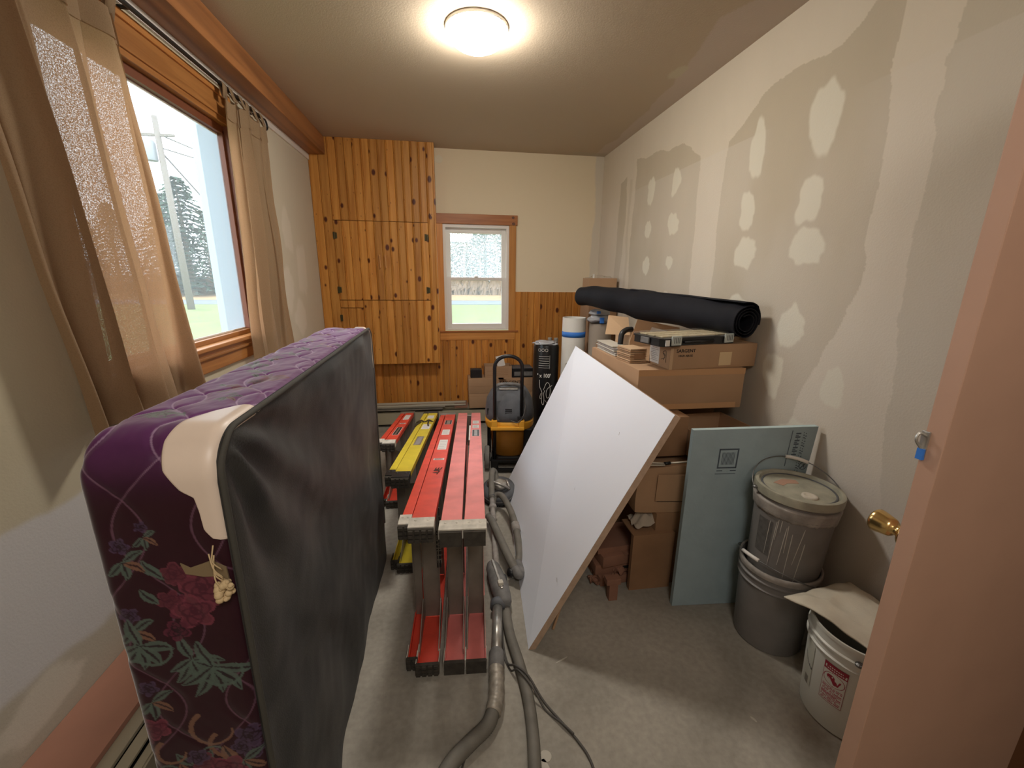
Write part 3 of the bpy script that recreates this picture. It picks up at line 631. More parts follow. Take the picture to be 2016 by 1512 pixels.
me.from_pydata(P.tolist(), [], F.tolist()); C = np.ones((ns*nt_, 4)); C[:, :3] = np.clip(tick(S_, T_), 0, 1).reshape(-1, 3)
me.color_attributes.new('paint', 'FLOAT_COLOR', 'POINT').data.foreach_set('color', C.ravel())
me.materials.append(attr_mat('floral_ticking', .6, Sheen_Weight=.55, Sheen_Roughness=.35, spec=.3)); me.polygons.foreach_set('use_smooth', [True]*len(me.polygons)); me.update()
o = bpy.data.objects.new('floral_cover', me); COL.objects.link(o); o.parent = bs; o['label'] = 'purple and maroon floral ticking with stitched curves, window light painted on its top'
def outline(n=14, ins=0.0):
    """rounded profile of the box in (y,z), from near bottom over the top to far bottom"""
    pts = [(ins, 0)]
    for k in range(n+1): a = PI/2*k/n; pts.append((RC-(RC-ins)*math.cos(a), BH-RC+(RC-ins)*math.sin(a)))
    for k in range(n+1): a = PI/2*k/n; pts.append((BL-RC+(RC-ins)*math.sin(a), BH-RC+(RC-ins)*math.cos(a)))
    pts.append((BL-ins, 0)); return pts
# outer (wall side) sheet
mk('back_sheet', MB().prism([(a, b) for a, b in outline(ins=.02)], 0, .004, Matrix(((0, 0, 1, -BT+.001), (1, 0, 0, 0), (0, 1, 0, 0), (0, 0, 0, 1)))), mat('plain_ticking', (70, 40, 55), .8), bs)
# black dust cover: a wrinkled sheet over the open side
M_dustc = bpy.data.materials.new('black_dust_cover'); M_dustc.use_nodes = True; nt = M_dustc.node_tree; b = nt.nodes['Principled BSDF']; b.inputs['Roughness'].default_value = .62; b.inputs['Sheen Weight'].default_value = .04; b.inputs['Specular IOR Level'].default_value = .3
tc = nt.nodes.new('ShaderNodeTexCoord'); n = nt.nodes.new('ShaderNodeTexNoise'); n.inputs['Scale'].default_value = 3.5; n.inputs['Detail'].default_value = 7; n.inputs['Distortion'].default_value = .8
r = nt.nodes.new('ShaderNodeValToRGB'); r.color_ramp.elements[0].position = .4; r.color_ramp.elements[1].position = .75; r.color_ramp.elements[0].color = (*lin((38, 37, 36)), 1); r.color_ramp.elements[1].color = (*lin((72, 69, 65)), 1)
nt.links.new(tc.outputs['Object'], n.inputs['Vector']); nt.links.new(n.outputs[0], r.inputs[0]); nt.links.new(r.outputs[0], b.inputs['Base Color']); add_bump(nt, b, .15, 300)
def dust(u, v):
    # u along length, v up; squeezed into the rounded corners
    y = u*BL; zt = BH
    if y < RC: zt = BH-RC+math.sqrt(max(0, RC*RC-(RC-y)**2))
    if y > BL-RC: zt = BH-RC+math.sqrt(max(0, RC*RC-(y-BL+RC)**2))
    z = v*(zt-.004)+.002; e = min(y, BL-y, zt-z)
    d = .0
    # radiating gathers from the near top corner
    ry, rz = y+.02, BH-z+.02; a = math.atan2(rz, ry); rr = math.hypot(ry, rz)
    d += .011*math.sin(a*15+.6*math.sin(rr*7)+noise.noise(Vector((y*3, z*3, 2)))*2.5)*math.exp(-rr*1.6)*min(1, rr*7)
    d += .007*noise.noise(Vector((y*3+z*2, z*2.5-y*1.5, 5)))*2+.004*math.sin((y*1.0+z*1.5)*11+3*noise.noise(Vector((y*2, z*2, 9))))
    d += .0018*noise.noise(Vector((y*16, z*16, 3)))
    d -= .012*math.exp(-((y-1.28)/.05)**2)*0
    f = sst(0, .05, e); f = float(f)
    return (.004+d*f-.014*f*sst(0., .6, min(y, BL-y, zt-z))+(-.006*(1-float(sst(0, .012, e)))), max(y, .002) if y < .5 else min(y, BL-.002), z)
mk('dust_cover', MB().grid(190, 170, dust), M_dustc, bs, smooth=True)['label'] = 'wrinkled black cloth dust cover'
# folded hem where the cloth is stapled round the frame
ol = outline(12, .006); hp = []
for i in range(len(ol)-1):
    for k in range(6):
        t_ = k/6; yy = ol[i][0]*(1-t_)+ol[i+1][0]*t_; zz = ol[i][1]*(1-t_)+ol[i+1][1]*t_
        hp.append((.004+.0035*noise.noise(Vector((yy*20, zz*20, 1))), yy+.003*noise.noise(Vector((zz*14, yy*3, 1))), zz))
mk('hem', MB().tube(hp, [.0048+.002*abs(noise.noise(Vector(p)*17)) for p in hp], 7), mat('hem_cloth', (66, 64, 58), .8), bs, smooth=True)
# white plastic corner guards (near and far)
def guard(s0, s1, wf, sgn=1):
    nS, nT = 70, 22; V = []; F = []
    for i in range(nS):
        s = s0+(s1-s0)*i/(nS-1); W = wf(i/(nS-1))
        for j in range(nT):
            t = W*j/(nT-1)-.002; y, z, ny, nz2 = strip_pos(np.array([s]), None); e = float(edge(np.array([max(t, 0)]))[0]) if t > 0 else -.018
            h = .0032+e*.75
            if j == nT-1: h -= .004
            V.append((-t if t > 0 else .006, float(y[0]+ny[0]*h), float(z[0]+nz2[0]*h)))
    for i in range(nS-1):
        for j in range(nT-1): F.append((i*nT+j, i*nT+j+1, (i+1)*nT+j+1, (i+1)*nT+j))
    o = mk('corner_guard', MB().add(V, F), M_guard, bs, smooth=True); o['label'] = 'white moulded plastic corner guard'
    so = o.modifiers.new('t', 'SOLIDIFY'); so.thickness = .0025; so.offset = 1
M_guard = mat('ivory_plastic', (222, 204, 188), .4)
def wprof(x):
    w = np.interp(x, [0, .03, .08, .18, .26, .30, .40, .55, .72, .86, .95, 1], [.004, .024, .034, .036, .04, .058, .078, .084, .078, .056, .03, .006]); return float(w)
guard(BH-RC-.105, BH-RC+.21, wprof)
guard(STOT-BH+RC-.14, STOT-BH+RC+.13, lambda x: wprof(1-x))
# torn hole with wadding
mb = MB(); c0 = Vector((-.012, -.004, 1.0))
for k in range(26):
    p = c0+Vector((random.uniform(-.012, .012), random.uniform(-.012, .0), random.uniform(-.016, .016))); rr = random.uniform(.003, .008)
    mb.lathe([(rr*math.sin(a), -rr*math.cos(a)) for a in (.2, .9, 1.6, 2.3, 2.9)], 8, Matrix.Translation(p))
for k in range(5):
    p = c0+Vector((0, -.006, random.uniform(0, .04))); mb.tube(smoothpath([p, p+Vector((-.008, -.006, .02)), p+Vector((random.uniform(-.02, 0), 0, .045))], 4), .0012, 5)
wd_ = mk('wadding', mb, mat('wadding', (202, 178, 138), .95), bs, smooth=True); wd_['kind'] = 'stuff'
mk('torn_patch', MB().prism([(-.01, 1.035), (-.03, 1.05), (-.062, 1.04), (-.075, 1.05), (-.07, 1.03), (-.045, 1.022), (-.02, 1.02), (-.008, 1.0)], 0, .003, Matrix(((1, 0, 0, 0), (0, 0, -1, .001), (0, 1, 0, 0), (0, 0, 0, 1)))), mat('torn_backing', (128, 110, 82), .95), bs)['label'] = 'torn patch showing tan backing'

# ================================================================== LADDERS (folded step ladders lying on their long side)
def rail_seg(mb, p0, p1, w, fl, side, th=.004):
    """channel from p0 to p1 (local Y axis direction), web w wide in X centred, facing side (+1 up), flanges fl inward"""
    p0 = Vector(p0); p1 = Vector(p1); d = (p1-p0); L_ = d.length; ay = d.normalized(); ax = Vector((1, 0, 0)); ax = (ax-ay*ax.dot(ay)).normalized(); az = ax.cross(ay)
    T = Matrix((ax, ay, az)).transposed().to_4x4(); T.translation = p0; s = side; lo, hi = sorted((0, -s*th)); f0, f1 = sorted((-s*.001, -s*fl))
    mb.box(-w/2, w/2, 0, L_, lo, hi, T, c=.0012)
    mb.box(-w/2, -w/2+th, 0, L_, f0, f1, T); mb.box(w/2-th, w/2, 0, L_, f0, f1, T); return T, L_
def ladder(label, loc, rot, L_, h0, h1, W, mrail, off, wr=.05, n=6, waffle=True, twin=False, stickers=(), footm=None, Lr=None, offe=None):
    """W front rail width; rear rails wr wide, centred off in X"""
    t = thing('step_ladder', label, 'ladder', loc, rot, 'folded step ladders lying on their sides')
    footm = footm or M_foot
    offe = off if offe is None else offe
    def sect(xs, W, L_, h0, h1, steps, y0=0.0, xe=None):
        xe = xs if xe is None else xe; X = lambda y: xs+(xe-xs)*(y-y0)/L_; xc = xs
        hz = lambda y: h0+(h1-h0)*(y-y0)/L_
        up_, lo_ = MB(), MB()
        T, LL = rail_seg(up_, (xs, y0, h0), (xe, y0+L_, h1), W, .028, 1); rl = mk('rail', up_, mrail, t)
        rail_seg(lo_, (xs, y0, .004), (xe, y0+L_, .004), W, .028, -1); mk('rail', lo_, mrail, t)
        # feet: moulded bracket wraps the rail end; rubber pad on the end faces the camera
        for k, zz in enumerate((h0, 0)):
            s = 1 if k == 0 else -1; mb = MB(); e = .004
            sl = (h1-h0)/L_ if k == 0 else 0
            zb, zt = (zz-.034, zz+e) if k == 0 else (0, .042)
            V0 = [(-W/2-e, -.004), (W/2+e, -.004), (W/2+e, .052), (-W/2-e, .052)]
            T2 = Matrix.Translation((xc, y0, 0))
            if k == 0: mb.box(-W/2-e, W/2+e, -.012, .050, zt-.006, zt+.0005, T2 @ Matrix.Translation((0, 0, 0)), c=.0015).box(-W/2-e, -W/2-.001, -.012, .05, zb, zt, T2, c=.001).box(W/2+.001, W/2+e, -.012, .05, zb, zt, T2, c=.001)
            else: mb.box(-W/2-e, W/2+e, -.012, .05, 0, .004, T2, c=.001).box(-W/2-e, -W/2-.001, -.012, .05, 0, .05, T2, c=.001).box(W/2+.001, W/2+e, -.012, .05, 0, .05, T2, c=.001)
            for sx_ in (-1, 1): mb.lathe([(.005, 0), (.005, .0015), (.002, .003)], 10, T2 @ Matrix.Translation((sx_*W*.27, .03, zt if k == 0 else .004)))
            ft = mk('foot', mb, footm, t); pad = MB()
            if waffle:
                pz0, pz1 = (zt-.056, zt-.004) if k == 0 else (-.0, .05)
                pad.box(-W/2-e, W/2+e, -.022, -.008, pz0, pz1, T2, c=.002); nx = max(2, round(W/.022)); nz_ = 3
                for a in range(nx):
                    for b_ in range(nz_):
                        px = -W/2-e+(W+2*e)*(a+.5)/nx; pz = pz0+(pz1-pz0)*(b_+.5)/nz_; cw = (W+2*e)/nx*.36; ch = (pz1-pz0)/nz_*.36
                        pad.box(px-cw, px+cw, -.029, -.021, pz-ch, pz+ch, T2, c=.0015)
            else:
                pz0, pz1 = (zt-.06, zt-.006) if k == 0 else (.0, .05); d_ = .03
                V = [(-W/2, -.008, pz0), (W/2, -.008, pz0), (W/2, -.008, pz1), (-W/2, -.008, pz1), (-W/2, -.028, pz0), (W/2, -.028, pz0), (W/2, -.022, pz1), (-W/2, -.022, pz1)]
                pad.add(V, [(0, 1, 2, 3), (4, 7, 6, 5), (0, 4, 5, 1), (2, 6, 7, 3), (0, 3, 7, 4), (1, 5, 6, 2)], T2)
            mk('rubber_pad', pad, M_rub, ft)
        if steps:
            for i in range(n):
                y = y0+.26+i*(L_-.36)/n; xc = X(y); za, zb = .004, hz(y)-.004
                mb = MB(); dp = W*.86 if i < n-1 else W*.8
                mb.box(xc-dp/2, xc+dp/2, y, y+.003, za+.01, zb-.003, c=.0008)
                for sx_ in (-1, 1): mb.box(xc+sx_*dp/2-(.002 if sx_ > 0 else 0), xc+sx_*dp/2+(.002 if sx_ < 0 else 0), y-.016, y+.003, za+.01, zb-.003)
                for g in range(1, 6): mb.box(xc-dp/2+dp*g/6-.001, xc-dp/2+dp*g/6+.001, y+.003, y+.0055, za+.02, zb-.02)
                mk('step', mb, M_alu, t)
                if i == 0:
                    for sx_ in (-1, 1):
                        for (zr, s2) in ((.006, 1), (hz(y)-.006, -1)):
                            br = MB()
                            zf = zr+.10*s2; yf_ = y0+.055
                            x_ = xc+sx_*(dp/2+.001); Vb = [(x_, y+.001, zf), (x_, y-.02, zf+.02*s2), (x_, yf_, zr+.028*s2), (x_, yf_, zr), (x_, y+.001, zr)]
                            V = Vb+[(v[0]+sx_*.003, v[1], v[2]) for v in Vb]; m_ = 5
                            br.add(V, [list(range(m_)), list(range(2*m_-1, m_-1, -1))]+[(a, (a+1) % m_, m_+(a+1) % m_, m_+a) for a in range(m_)]); mk('foot_brace', br, M_alu, t)
        else:
            for i in range(4):
                y = y0+.25+i*(L_-.4)/4; xc = X(y); mk('brace', MB().box(xc-.018, xc+.018, y, y+.003, .01, hz(y)-.006).box(xc-.018, xc-.015, y-.012, y, .01, hz(y)-.006), M_alu, t)
        return T, LL, rl, hz
    T, LL, rl, hz = sect(0, W, L_, h0, h1, True)
    if twin: T3, _, _, _ = sect(off, W, L_, h0, h1, True, xe=offe)
    else: sect(off, wr, (Lr or L_-.05), h0-.004, h1, False, y0=.03, xe=offe)
    # top cap
    if not twin:
        xa, xb = min(-W/2, offe-wr/2)-.006, max(W/2, offe+wr/2)+.004
        mk('top_cap', MB().box(xa, xb, L_-.045, L_+.012, .0, h1+.006, c=.004), M_alu if mrail is not M_yel else M_rub, t)
        mk('hinge_pivot', MB().box(min(0, off)-.004, max(0, off)+.004, L_-.2, L_-.18, .1, .104), M_alu, t)
    else:
        mk('top_cap', MB().box(offe-W*.42, W*.42, L_-.02, L_+.01, .0, h1-.02, c=.004), M_alu, t)
        for z_ in (hz(1.3)-.05,): mk('spreader', MB().box(off/2-.008, off/2+.008, 1.45, 1.75, z_-.02, z_-.016, c=.001), M_alub, t)
    # stickers on the upper web
    for (y0_, y1_, fx0, fx1, kind, xo) in stickers:
        TT = T.copy() if xo == 0 else T3; mb = MB(); mb.box(fx0*W, fx1*W, y0_, y1_, .0001, .0009, TT)
        lab = mk('sticker', mb, {'w': M_paper, 'k': M_black, 'o': M_chrome}[kind], t)
        mb = MB()
        if kind == 'w':
            for q_ in range(5): yy = y0_+(y1_-y0_)*(q_+.7)/6; mb.box(fx0*W+.006, fx1*W-.006-.008*(q_ % 2), yy, yy+.0035, .0009, .0012, TT)
            mk('small_print', mb, M_ink2, lab)
        if kind == 'k':
            mb.box(fx0*W-.003, fx1*W+.003, y0_-.004, y1_+.004, 0, .0006, TT); mk('white_border', mb, M_paper, lab)
            mb = MB().box(fx0*W+.012, fx1*W-.012, y0_+.012, y1_-.012, .0009, .0012, TT); mk('small_print', mb, M_chrome, lab)
        if kind == 'o':
            mb.box(fx0*W+.008, fx1*W-.010, y0_+.02, y1_-.02, .0009, .0012, TT); mk('small_print', mb, M_ink2, lab)
    return t, T
M_ink2 = mat('faint_print', (140, 132, 128), .7)
# the two orange-red ones, the yellow one and the faded twin ladder; near end at loc
def aim(p, q): return -math.atan2(q[0]-p[0], q[1]-p[1])
# L3: long orange red ladder with waffle feet
p, q_ = (-.1215, 1.345), (-.017, 3.61)
l3, T3_ = ladder('long orange-red step ladder with waffle rubber feet, third from the box spring', (p[0], p[1], 0), aim(p, q_), 2.27, .640, .302, .083, M_red, -.062, wr=.036, n=7, offe=-.068,
    stickers=[(1.82, 1.98, -.3, .3, 'k', 0), (1.45, 1.62, -.32, .32, 'w', 0), (1.05, 1.30, -.3, .34, 'w', 0), (.83, .86, -.34, .36, 'w', 0)])
dgt = text(l3, "BLUE", .05, T3_ @ Vector((.002, .60, .0008)), (T3_.to_euler().x, 0, R(74)), M_ink, 'handwriting', sx=1.1); dgt['label'] = 'black marker scribble'
mk('step_label', MB().box(.026, .044, .252, .2568, .27, .56, c=.002), M_black, l3)['label'] = 'narrow black maker plate'
text(l3, "LOUISVILLE", .034, (.035, .2512, .41), (R(90), R(90), 0), M_hose, sx=1.35)
# L4/L5: faded twin-rail ladder
p, q_ = (.0675, 1.335), (.2075, 3.60)
ladder('faded twin-rail step ladder with painted-in pink sky sheen and both rails worn, next to the sander hose', (p[0], p[1], 0), aim(p, q_), 2.27, .624, .307, .078, M_redp, -.0855, n=7, offe=-.117, waffle=False, twin=True,
    stickers=[(1.82, 1.93, -.32, .3, 'w', 0), (1.66, 1.76, -.32, .3, 'w', 0), (1.40, 1.60, -.3, .3, 'k', 0)])
# L2 yellow
p, q_ = (-.2635, 1.95), (-.1675, 3.60)
l2, T2_ = ladder('yellow step ladder with black feet between the two red ladders', (p[0], p[1], 0), aim(p, q_), 1.66, .537, .324, .078, M_yel, -.058, wr=.034, offe=-.064, n=5, footm=M_black,
    stickers=[(1.40, 1.52, -.38, .3, 'w', 0), (1.02, 1.18, -.38, .38, 'w', 0), (.58, .80, -.30, .30, 'o', 0)])
# L1 short red, partly behind the box spring
ladder('short orange-red step ladder half hidden behind the far end of the box spring', (-.412, 2.60, 0), aim((-.412, 2.60), (-.385, 3.78)), 1.18, .455, .275, .072, M_red, -.058, wr=.034, n=4, offe=-.064,
    stickers=[(.82, 1.04, -.3, .34, 'w', 0), (.24, .50, -.2, .3, 'k', 0), (.64, .67, -.3, .34, 'w', 0)])
top('strap', MB().tube(smoothpath([(-.285, 3.2, .375), (-.25, 3.22, .385), (-.22, 3.2, .378), (-.19, 3.22, .385), (-.155, 3.2, .375)], 6), .006, 7).tube(smoothpath([(-.25, 3.2, .38), (-.27, 3.12, .392), (-.282, 3.05, .40)], 6), .006, 7).tube(smoothpath([(-.19, 3.21, .383), (-.19, 3.12, .393), (-.185, 3.05, .402)], 6), .006, 7), mat('dark_strap', (60, 48, 30), .8),
    'dark knotted strap tied round the far end of the yellow ladder', 'strap', smooth=True)

# ================================================================== DRYWALL SANDER WITH HOSES
sd = thing('drywall_sander', 'long grey drywall sander lying beside the faded ladder, its round head near the white board', 'sander', (.3, 2.65, 0))
sd.matrix_local = Matrix.Identity(4)
T = Matrix.Translation((.30, 2.60, .075)) @ Euler((R(18), R(-4), 0)).to_matrix().to_4x4()
mk('head', MB().lathe([(.02, .03), (.095, .028), (.112, .018), (.116, 0), (.116, -.03), (.108, -.032), (.1, -.02), (.01, -.02)], 40, T), M_dust, sd, smooth=True)
mb = MB()
for k in range(60): a = 2*PI*k/60; mb.box(.109, .116, -.004, .004, -.052, -.028, T @ Matrix.Rotation(a, 4, 'Z'))
br_ = mk('brush_skirt', mb, M_black, sd); br_['kind'] = 'stuff'
mk('head_rim', MB().tube([T @ Vector((.113*math.cos(a), .113*math.sin(a), .0)) for a in [2*PI*k/40 for k in range(41)]], .006, 8, cap=False), M_grime, sd, smooth=True)
mk('gear_cover', MB().lathe([(.05, .025), (.048, .05), (.036, .062), (.02, .066), (.001, .066)], 24, T @ Matrix.Translation((.01, .01, 0)), sx=1.1), M_chrome, sd, smooth=True)
mk('gimbal', MB().tube(smoothpath([T @ Vector(p) for p in ((-.07, .03, .03), (-.06, .02, .07), (-.02, -.02, .09), (.03, -.04, .08), (.07, -.03, .03))], 6), .010, 8).tube([T @ Vector((.02, .05, .03)), T @ Vector((.06, .02, .06)), T @ Vector((.07, -.03, .05))], .008, 8), M_chrome, sd, smooth=True)
# goose neck + pole + body
mk('suction_elbow', MB().tube(smoothpath([(.29, 2.64, .10), (.285, 2.68, .16), (.262, 2.66, .19), (.248, 2.57, .15), (.238, 2.45, .10)], 7), .020, 14), M_hose, sd, smooth=True)
mk('pole', MB().tube([(.240, 2.47, .10), (.212, 2.0, .055), (.205, 1.84, .05)], .016, 14), M_paild, sd, smooth=True)
mk('clamp', MB().tube([(.242, 2.49, .104), (.240, 2.455, .10)], .024, 16), M_dust, sd, smooth=True)
mk('clamp', MB().tube([(.236, 2.37, .09), (.234, 2.345, .087)], .024, 16), M_paild, sd, smooth=True)
Tb = Matrix.Translation((.197, 1.72, .052)) @ Matrix.Rotation(R(7), 4, 'Z')
mk('motor_body', MB().tube([Tb @ Vector((.002, y_, z_)) for y_, z_ in ((.165, 0), (.15, .0), (.12, 0), (.04, 0), (-.03, 0), (-.08, 0), (-.12, -.004), (-.135, -.005))], [.008, .026, .036, .042, .044, .04, .034, .024], 18), M_grime, sd, smooth=True)
mk('motor_rib', MB().box(-.006, .006, -.08, .13, .036, .046, Tb, c=.003), M_chrome, sd)
mk('switch', MB().box(-.012, .012, -.06, -.035, .036, .056, Tb, c=.003), M_mud, sd)
mk('handle_pole', MB().tube([(.180, 1.59, .048), (.148, 1.345, .04)], .022, 16), M_chrome, sd, smooth=True)
mk('collar', MB().tube([(.183, 1.61, .048), (.179, 1.58, .046)], .034, 18), M_dust, sd, smooth=True)
mk('cuff', MB().tube([(.150, 1.36, .041), (.149, 1.35, .041), (.142, 1.285, .038), (.141, 1.278, .038)], [.024, .030, .031, .026], 18), M_grime, sd, smooth=True)
def ribhose(pts, r, step=.006, amp=.12, z=None):
    P = smoothpath(pts, 14); out = []; acc = 0; L_ = 0
    # resample
    D = [0]
    for i in range(1, len(P)): D.append(D[-1]+(P[i]-P[i-1]).length)
    n = int(D[-1]/(step/2)); j = 0; Q = []
    for k in range(n+1):
        d = D[-1]*k/n
        while j < len(D)-2 and D[j+1] < d: j += 1
        t_ = (d-D[j])/max(1e-9, D[j+1]-D[j]); Q.append(P[j].lerp(P[j+1], t_))
    return Q, [r*(1+(amp if k % 2 else -amp*.3)) for k in range(len(Q))]
tp = smoothpath([(.141, 1.29, .038), (.136, 1.23, .036), (.128, 1.17, .034), (.112, 1.12, .033)], 14)
mk('duct_tape', MB().tube(tp, [.028+.004*abs(noise.noise(p*55)) for p in tp], 16), mat('old_duct_tape', (150, 142, 130), .45, .2, var=.3, scale=40), sd, smooth=True)['label'] = 'wrinkled duct tape round the hose'
Q, rr = ribhose([(.118, 1.14, .034), (.09, 1.085, .03), (.03, 1.04, .028), (-.03, .99, .027), (-.07, .93, .027), (-.09, .85, .027), (-.10, .72, .027)], .024, amp=.07)
mk('hose', MB().tube(Q, rr, 14), M_hose, sd, smooth=True)
# second hose loop with elbow
vh = thing('vacuum_hose', 'grey ribbed vacuum hose running along the floor right of the sander pole', 'hose', (.25, 1.8, 0)); vh.matrix_local = Matrix.Identity(4)
Q, rr = ribhose([(.205, 2.32, .05), (.215, 2.20, .09), (.235, 2.05, .10), (.262, 1.90, .09), (.290, 1.80, .07)], .021, amp=.05); mk('hose', MB().tube(Q, rr, 12), M_hose, vh, smooth=True)
Q, rr = ribhose([(.232, 2.40, .055), (.26, 2.47, .10), (.30, 2.44, .12), (.335, 2.28, .11), (.345, 2.10, .09), (.335, 1.93, .06), (.318, 1.86, .04), (.315, 1.82, .04)], .019, amp=.05); mk('hose', MB().tube(Q, rr, 12), M_hose, vh, smooth=True)
mk('coupling', MB().tube([(.345, 2.15, .095), (.346, 2.09, .085)], .024, 14), M_paild, vh, smooth=True)
mk('elbow', MB().tube(smoothpath([(.292, 1.80, .07), (.305, 1.765, .06), (.318, 1.80, .05), (.317, 1.87, .045)], 6), .024, 14), M_grime, vh, smooth=True)
mk('nozzle', MB().tube([(.285, 1.78, .06), (.262, 1.80, .05), (.255, 1.80, .05)], [.018, .022, .016], 12), M_black, vh, smooth=True)
Q, rr = ribhose([(.225, 1.78, .022), (.218, 1.62, .022), (.217, 1.46, .022), (.235, 1.30, .022), (.244, 1.17, .022), (.238, 1.05, .022), (.222, .93, .022), (.19, .75, .022)], .0205, amp=.06); mk('hose', MB().tube(Q, rr, 14), M_hose, vh, smooth=True)
mk('cuff', MB().tube([(.2255, 1.80, .023), (.2245, 1.76, .023)], .025, 14), M_dust, vh, smooth=True)
top('power_cord', MB().tube(smoothpath([(.196, 1.56, .02), (.185, 1.42, .006), (.192, 1.33, .006), (.215, 1.28, .046), (.255, 1.235, .044), (.30, 1.16, .006), (.345, 1.08, .006), (.385, 1.01, .006), (.408, .94, .006), (.41, .8, .006)], 12), .0042, 8), M_cord, 'dark thin power cord curving right across the floor from the sander', 'cord', smooth=True)
top('power_cord', MB().tube(smoothpath([(.170, 1.52, .01), (.178, 1.38, .005), (.198, 1.30, .005), (.222, 1.26, .046), (.262, 1.19, .044), (.30, 1.13, .004), (.345, 1.07, .013), (.375, 1.03, .013)], 12), .0036, 8), M_cord, 'shorter grey cord beneath the first, crossing under it by the ribbed hose', 'cord', smooth=True)
top('power_cord', MB().tube(smoothpath([(.085, 1.135, .004), (.05, 1.08, .004), (.02, 1.03, .004), (.0, .98, .004), (-.02, .88, .004)], 10), .0036, 8), M_cord, 'short end of cord on the floor beside the taped hose, left of the others', 'cord', smooth=True)

# ================================================================== WHITE BOARD leaning on the boxes
a0, a1, b1_, b0 = Vector((.286, 1.385, .002)), Vector((.375, 2.80, .002)), Vector((.858, 2.80, 1.035)), Vector((.829, 1.40, 1.0))
U_ = (a1-a0); V_ = ((b0-a0)+(b1_-a1))/2; lu, lv = U_.length, V_.length; N_ = U_.cross(V_).normalized()
if N_.x > 0: N_ = -N_
ub = thing('insulation_board', 'large white faced insulation board leaning against the stack of cartons', 'board', (.33, 2.09, 0)); ub.matrix_local = Matrix.Identity(4)
th = .026
def quad_slab(p, nrm, th, T=None):
    q = [Vector(x)+nrm*th for x in p]; return MB().add(list(p)+q, [(0, 1, 2, 3), (7, 6, 5, 4), (0, 4, 5, 1), (1, 5, 6, 2), (2, 6, 7, 3), (3, 7, 4, 0)])
Pq = [a0, a1, b1_, b0]
mk('foam_core', quad_slab([p-N_*.001 for p in Pq], -N_, th), M_boarde, ub)
mk('white_face', quad_slab(Pq, -N_, .0012), M_board, ub)
mb = MB()
for (u, v, l_, an) in ((.27, .52, .05, .9), (.33, .35, .05, .6), (.55, .8, .02, .2), (.18, .82, .015, .9), (.06, .25, .02, .3)):
    c_ = a0+U_*u+V_*v+N_*.0006; d_ = (U_.normalized()*math.cos(an)+V_.normalized()*math.sin(an))*l_/2; e_ = N_.cross(d_).normalized()*.0012
    mb.add([c_-d_-e_, c_+d_-e_, c_+d_+e_, c_-d_+e_], [(0, 1, 2, 3)])
mk('scratch', mb, M_ink2, ub)['kind'] = 'stuff'
top('wood_strip', MB().tube([(.41, 1.47, .003), (.60, 1.72, .21)], .006, 4).tube([(.39, 1.52, .003), (.58, 1.75, .20)], .006, 4), M_card, 'thin wooden strips propped behind the lower edge of the white board', 'wood strip')

# ================================================================== BLUE FOAM BOARD
f0, f1, f2, f3 = Vector((1.000, 1.530, .002)), Vector((1.487, 1.497, .002)), Vector((1.512, 1.452, .905)), Vector((1.022, 1.563, .868))
fb = thing('foam_board', 'pale blue-grey rigid foam board standing behind the buckets against the right wall', 'board', (1.25, 1.52, 0)); fb.matrix_local = Matrix.Identity(4)
nn = Vector((-.08, -1, .02)).normalized()
fw_ = lambda u, v, h: (f0*(1-u)+f1*u)*(1-v)+(f3*(1-u)+f2*u)*v+nn*h
pm = MB(); gn = 10; pm.grid(gn, gn, lambda u, v: fw_(u, v, 0)).grid(gn, gn, lambda u, v: fw_(u, v, -.024))
for (a_, b_) in (((0, 0), (1, 0)), ((1, 0), (1, 1)), ((1, 1), (0, 1)), ((0, 1), (0, 0))):
    pm.grid(gn, 2, lambda u, v, a_=a_, b_=b_: fw_(a_[0]+(b_[0]-a_[0])*u, a_[1]+(b_[1]-a_[1])*u, -.024*v))
mk('panel', pm, M_foam, fb)
mk('top_edge', quad_slab([f3+Vector((0, 0, .0002)), f2+Vector((0, 0, .0002)), f2-nn*.024+Vector((0, 0, .0002)), f3-nn*.024+Vector((0, 0, .0002))], Vector((0, 0, 1)), .0008), M_foame, fb)
def fpt(u, v, h=.0008):
    return (f0*(1-u)+f1*u)*(1-v)+(f3*(1-u)+f2*u)*v+nn*h
def fquad(mb, u0, v0, u1, v1, h=.0008): return mb.add([fpt(u0, v0, h), fpt(u1, v0, h), fpt(u1, v1, h), fpt(u0, v1, h)], [(0, 1, 2, 3)])
mb = MB(); U0, V0_, U1, V1_ = .235, .795, .40, .90
for (a, b_, c_, d_) in ((U0, V0_, U1, V0_+.008), (U0, V1_-.008, U1, V1_), (U0, V0_, U0+.012, V1_), (U1-.012, V0_, U1, V1_)): fquad(mb, a, b_, c_, d_)
for k in range(10): uu = U0+.03+k*.011; fquad(mb, uu, V0_+.02, uu+.005, V1_-.02)
fquad(mb, U0, V0_-.014, U0+.05, V0_-.010); fquad(mb, U1-.05, V0_-.014, U1, V0_-.010); fquad(mb, U0-.01, V0_-.03, U1, V0_-.027)
mk('printed_barcode', mb, M_inkb, fb)
mb = MB()
fquad(mb, .80, .80, .806, .985)
for k in range(7): fquad(mb, .835, .965-k*.018, .875, .972-k*.018); fquad(mb, .835+.015*(k % 2), .957-k*.018, .86, .961-k*.018)
for k in range(16): fquad(mb, .895, .97-k*.013, .90+.006*(k % 3), .975-k*.013); fquad(mb, .912, .965-k*.013, .92+.004*(k % 2), .97-k*.013)
mk('printed_text', mb, M_inkb, fb)
pc = fpt(.955, .80, .0012); mb = MB(); ux = (f1-f0).normalized(); uz = nn.cross(ux).normalized(); uz = uz if uz.z > 0 else -uz
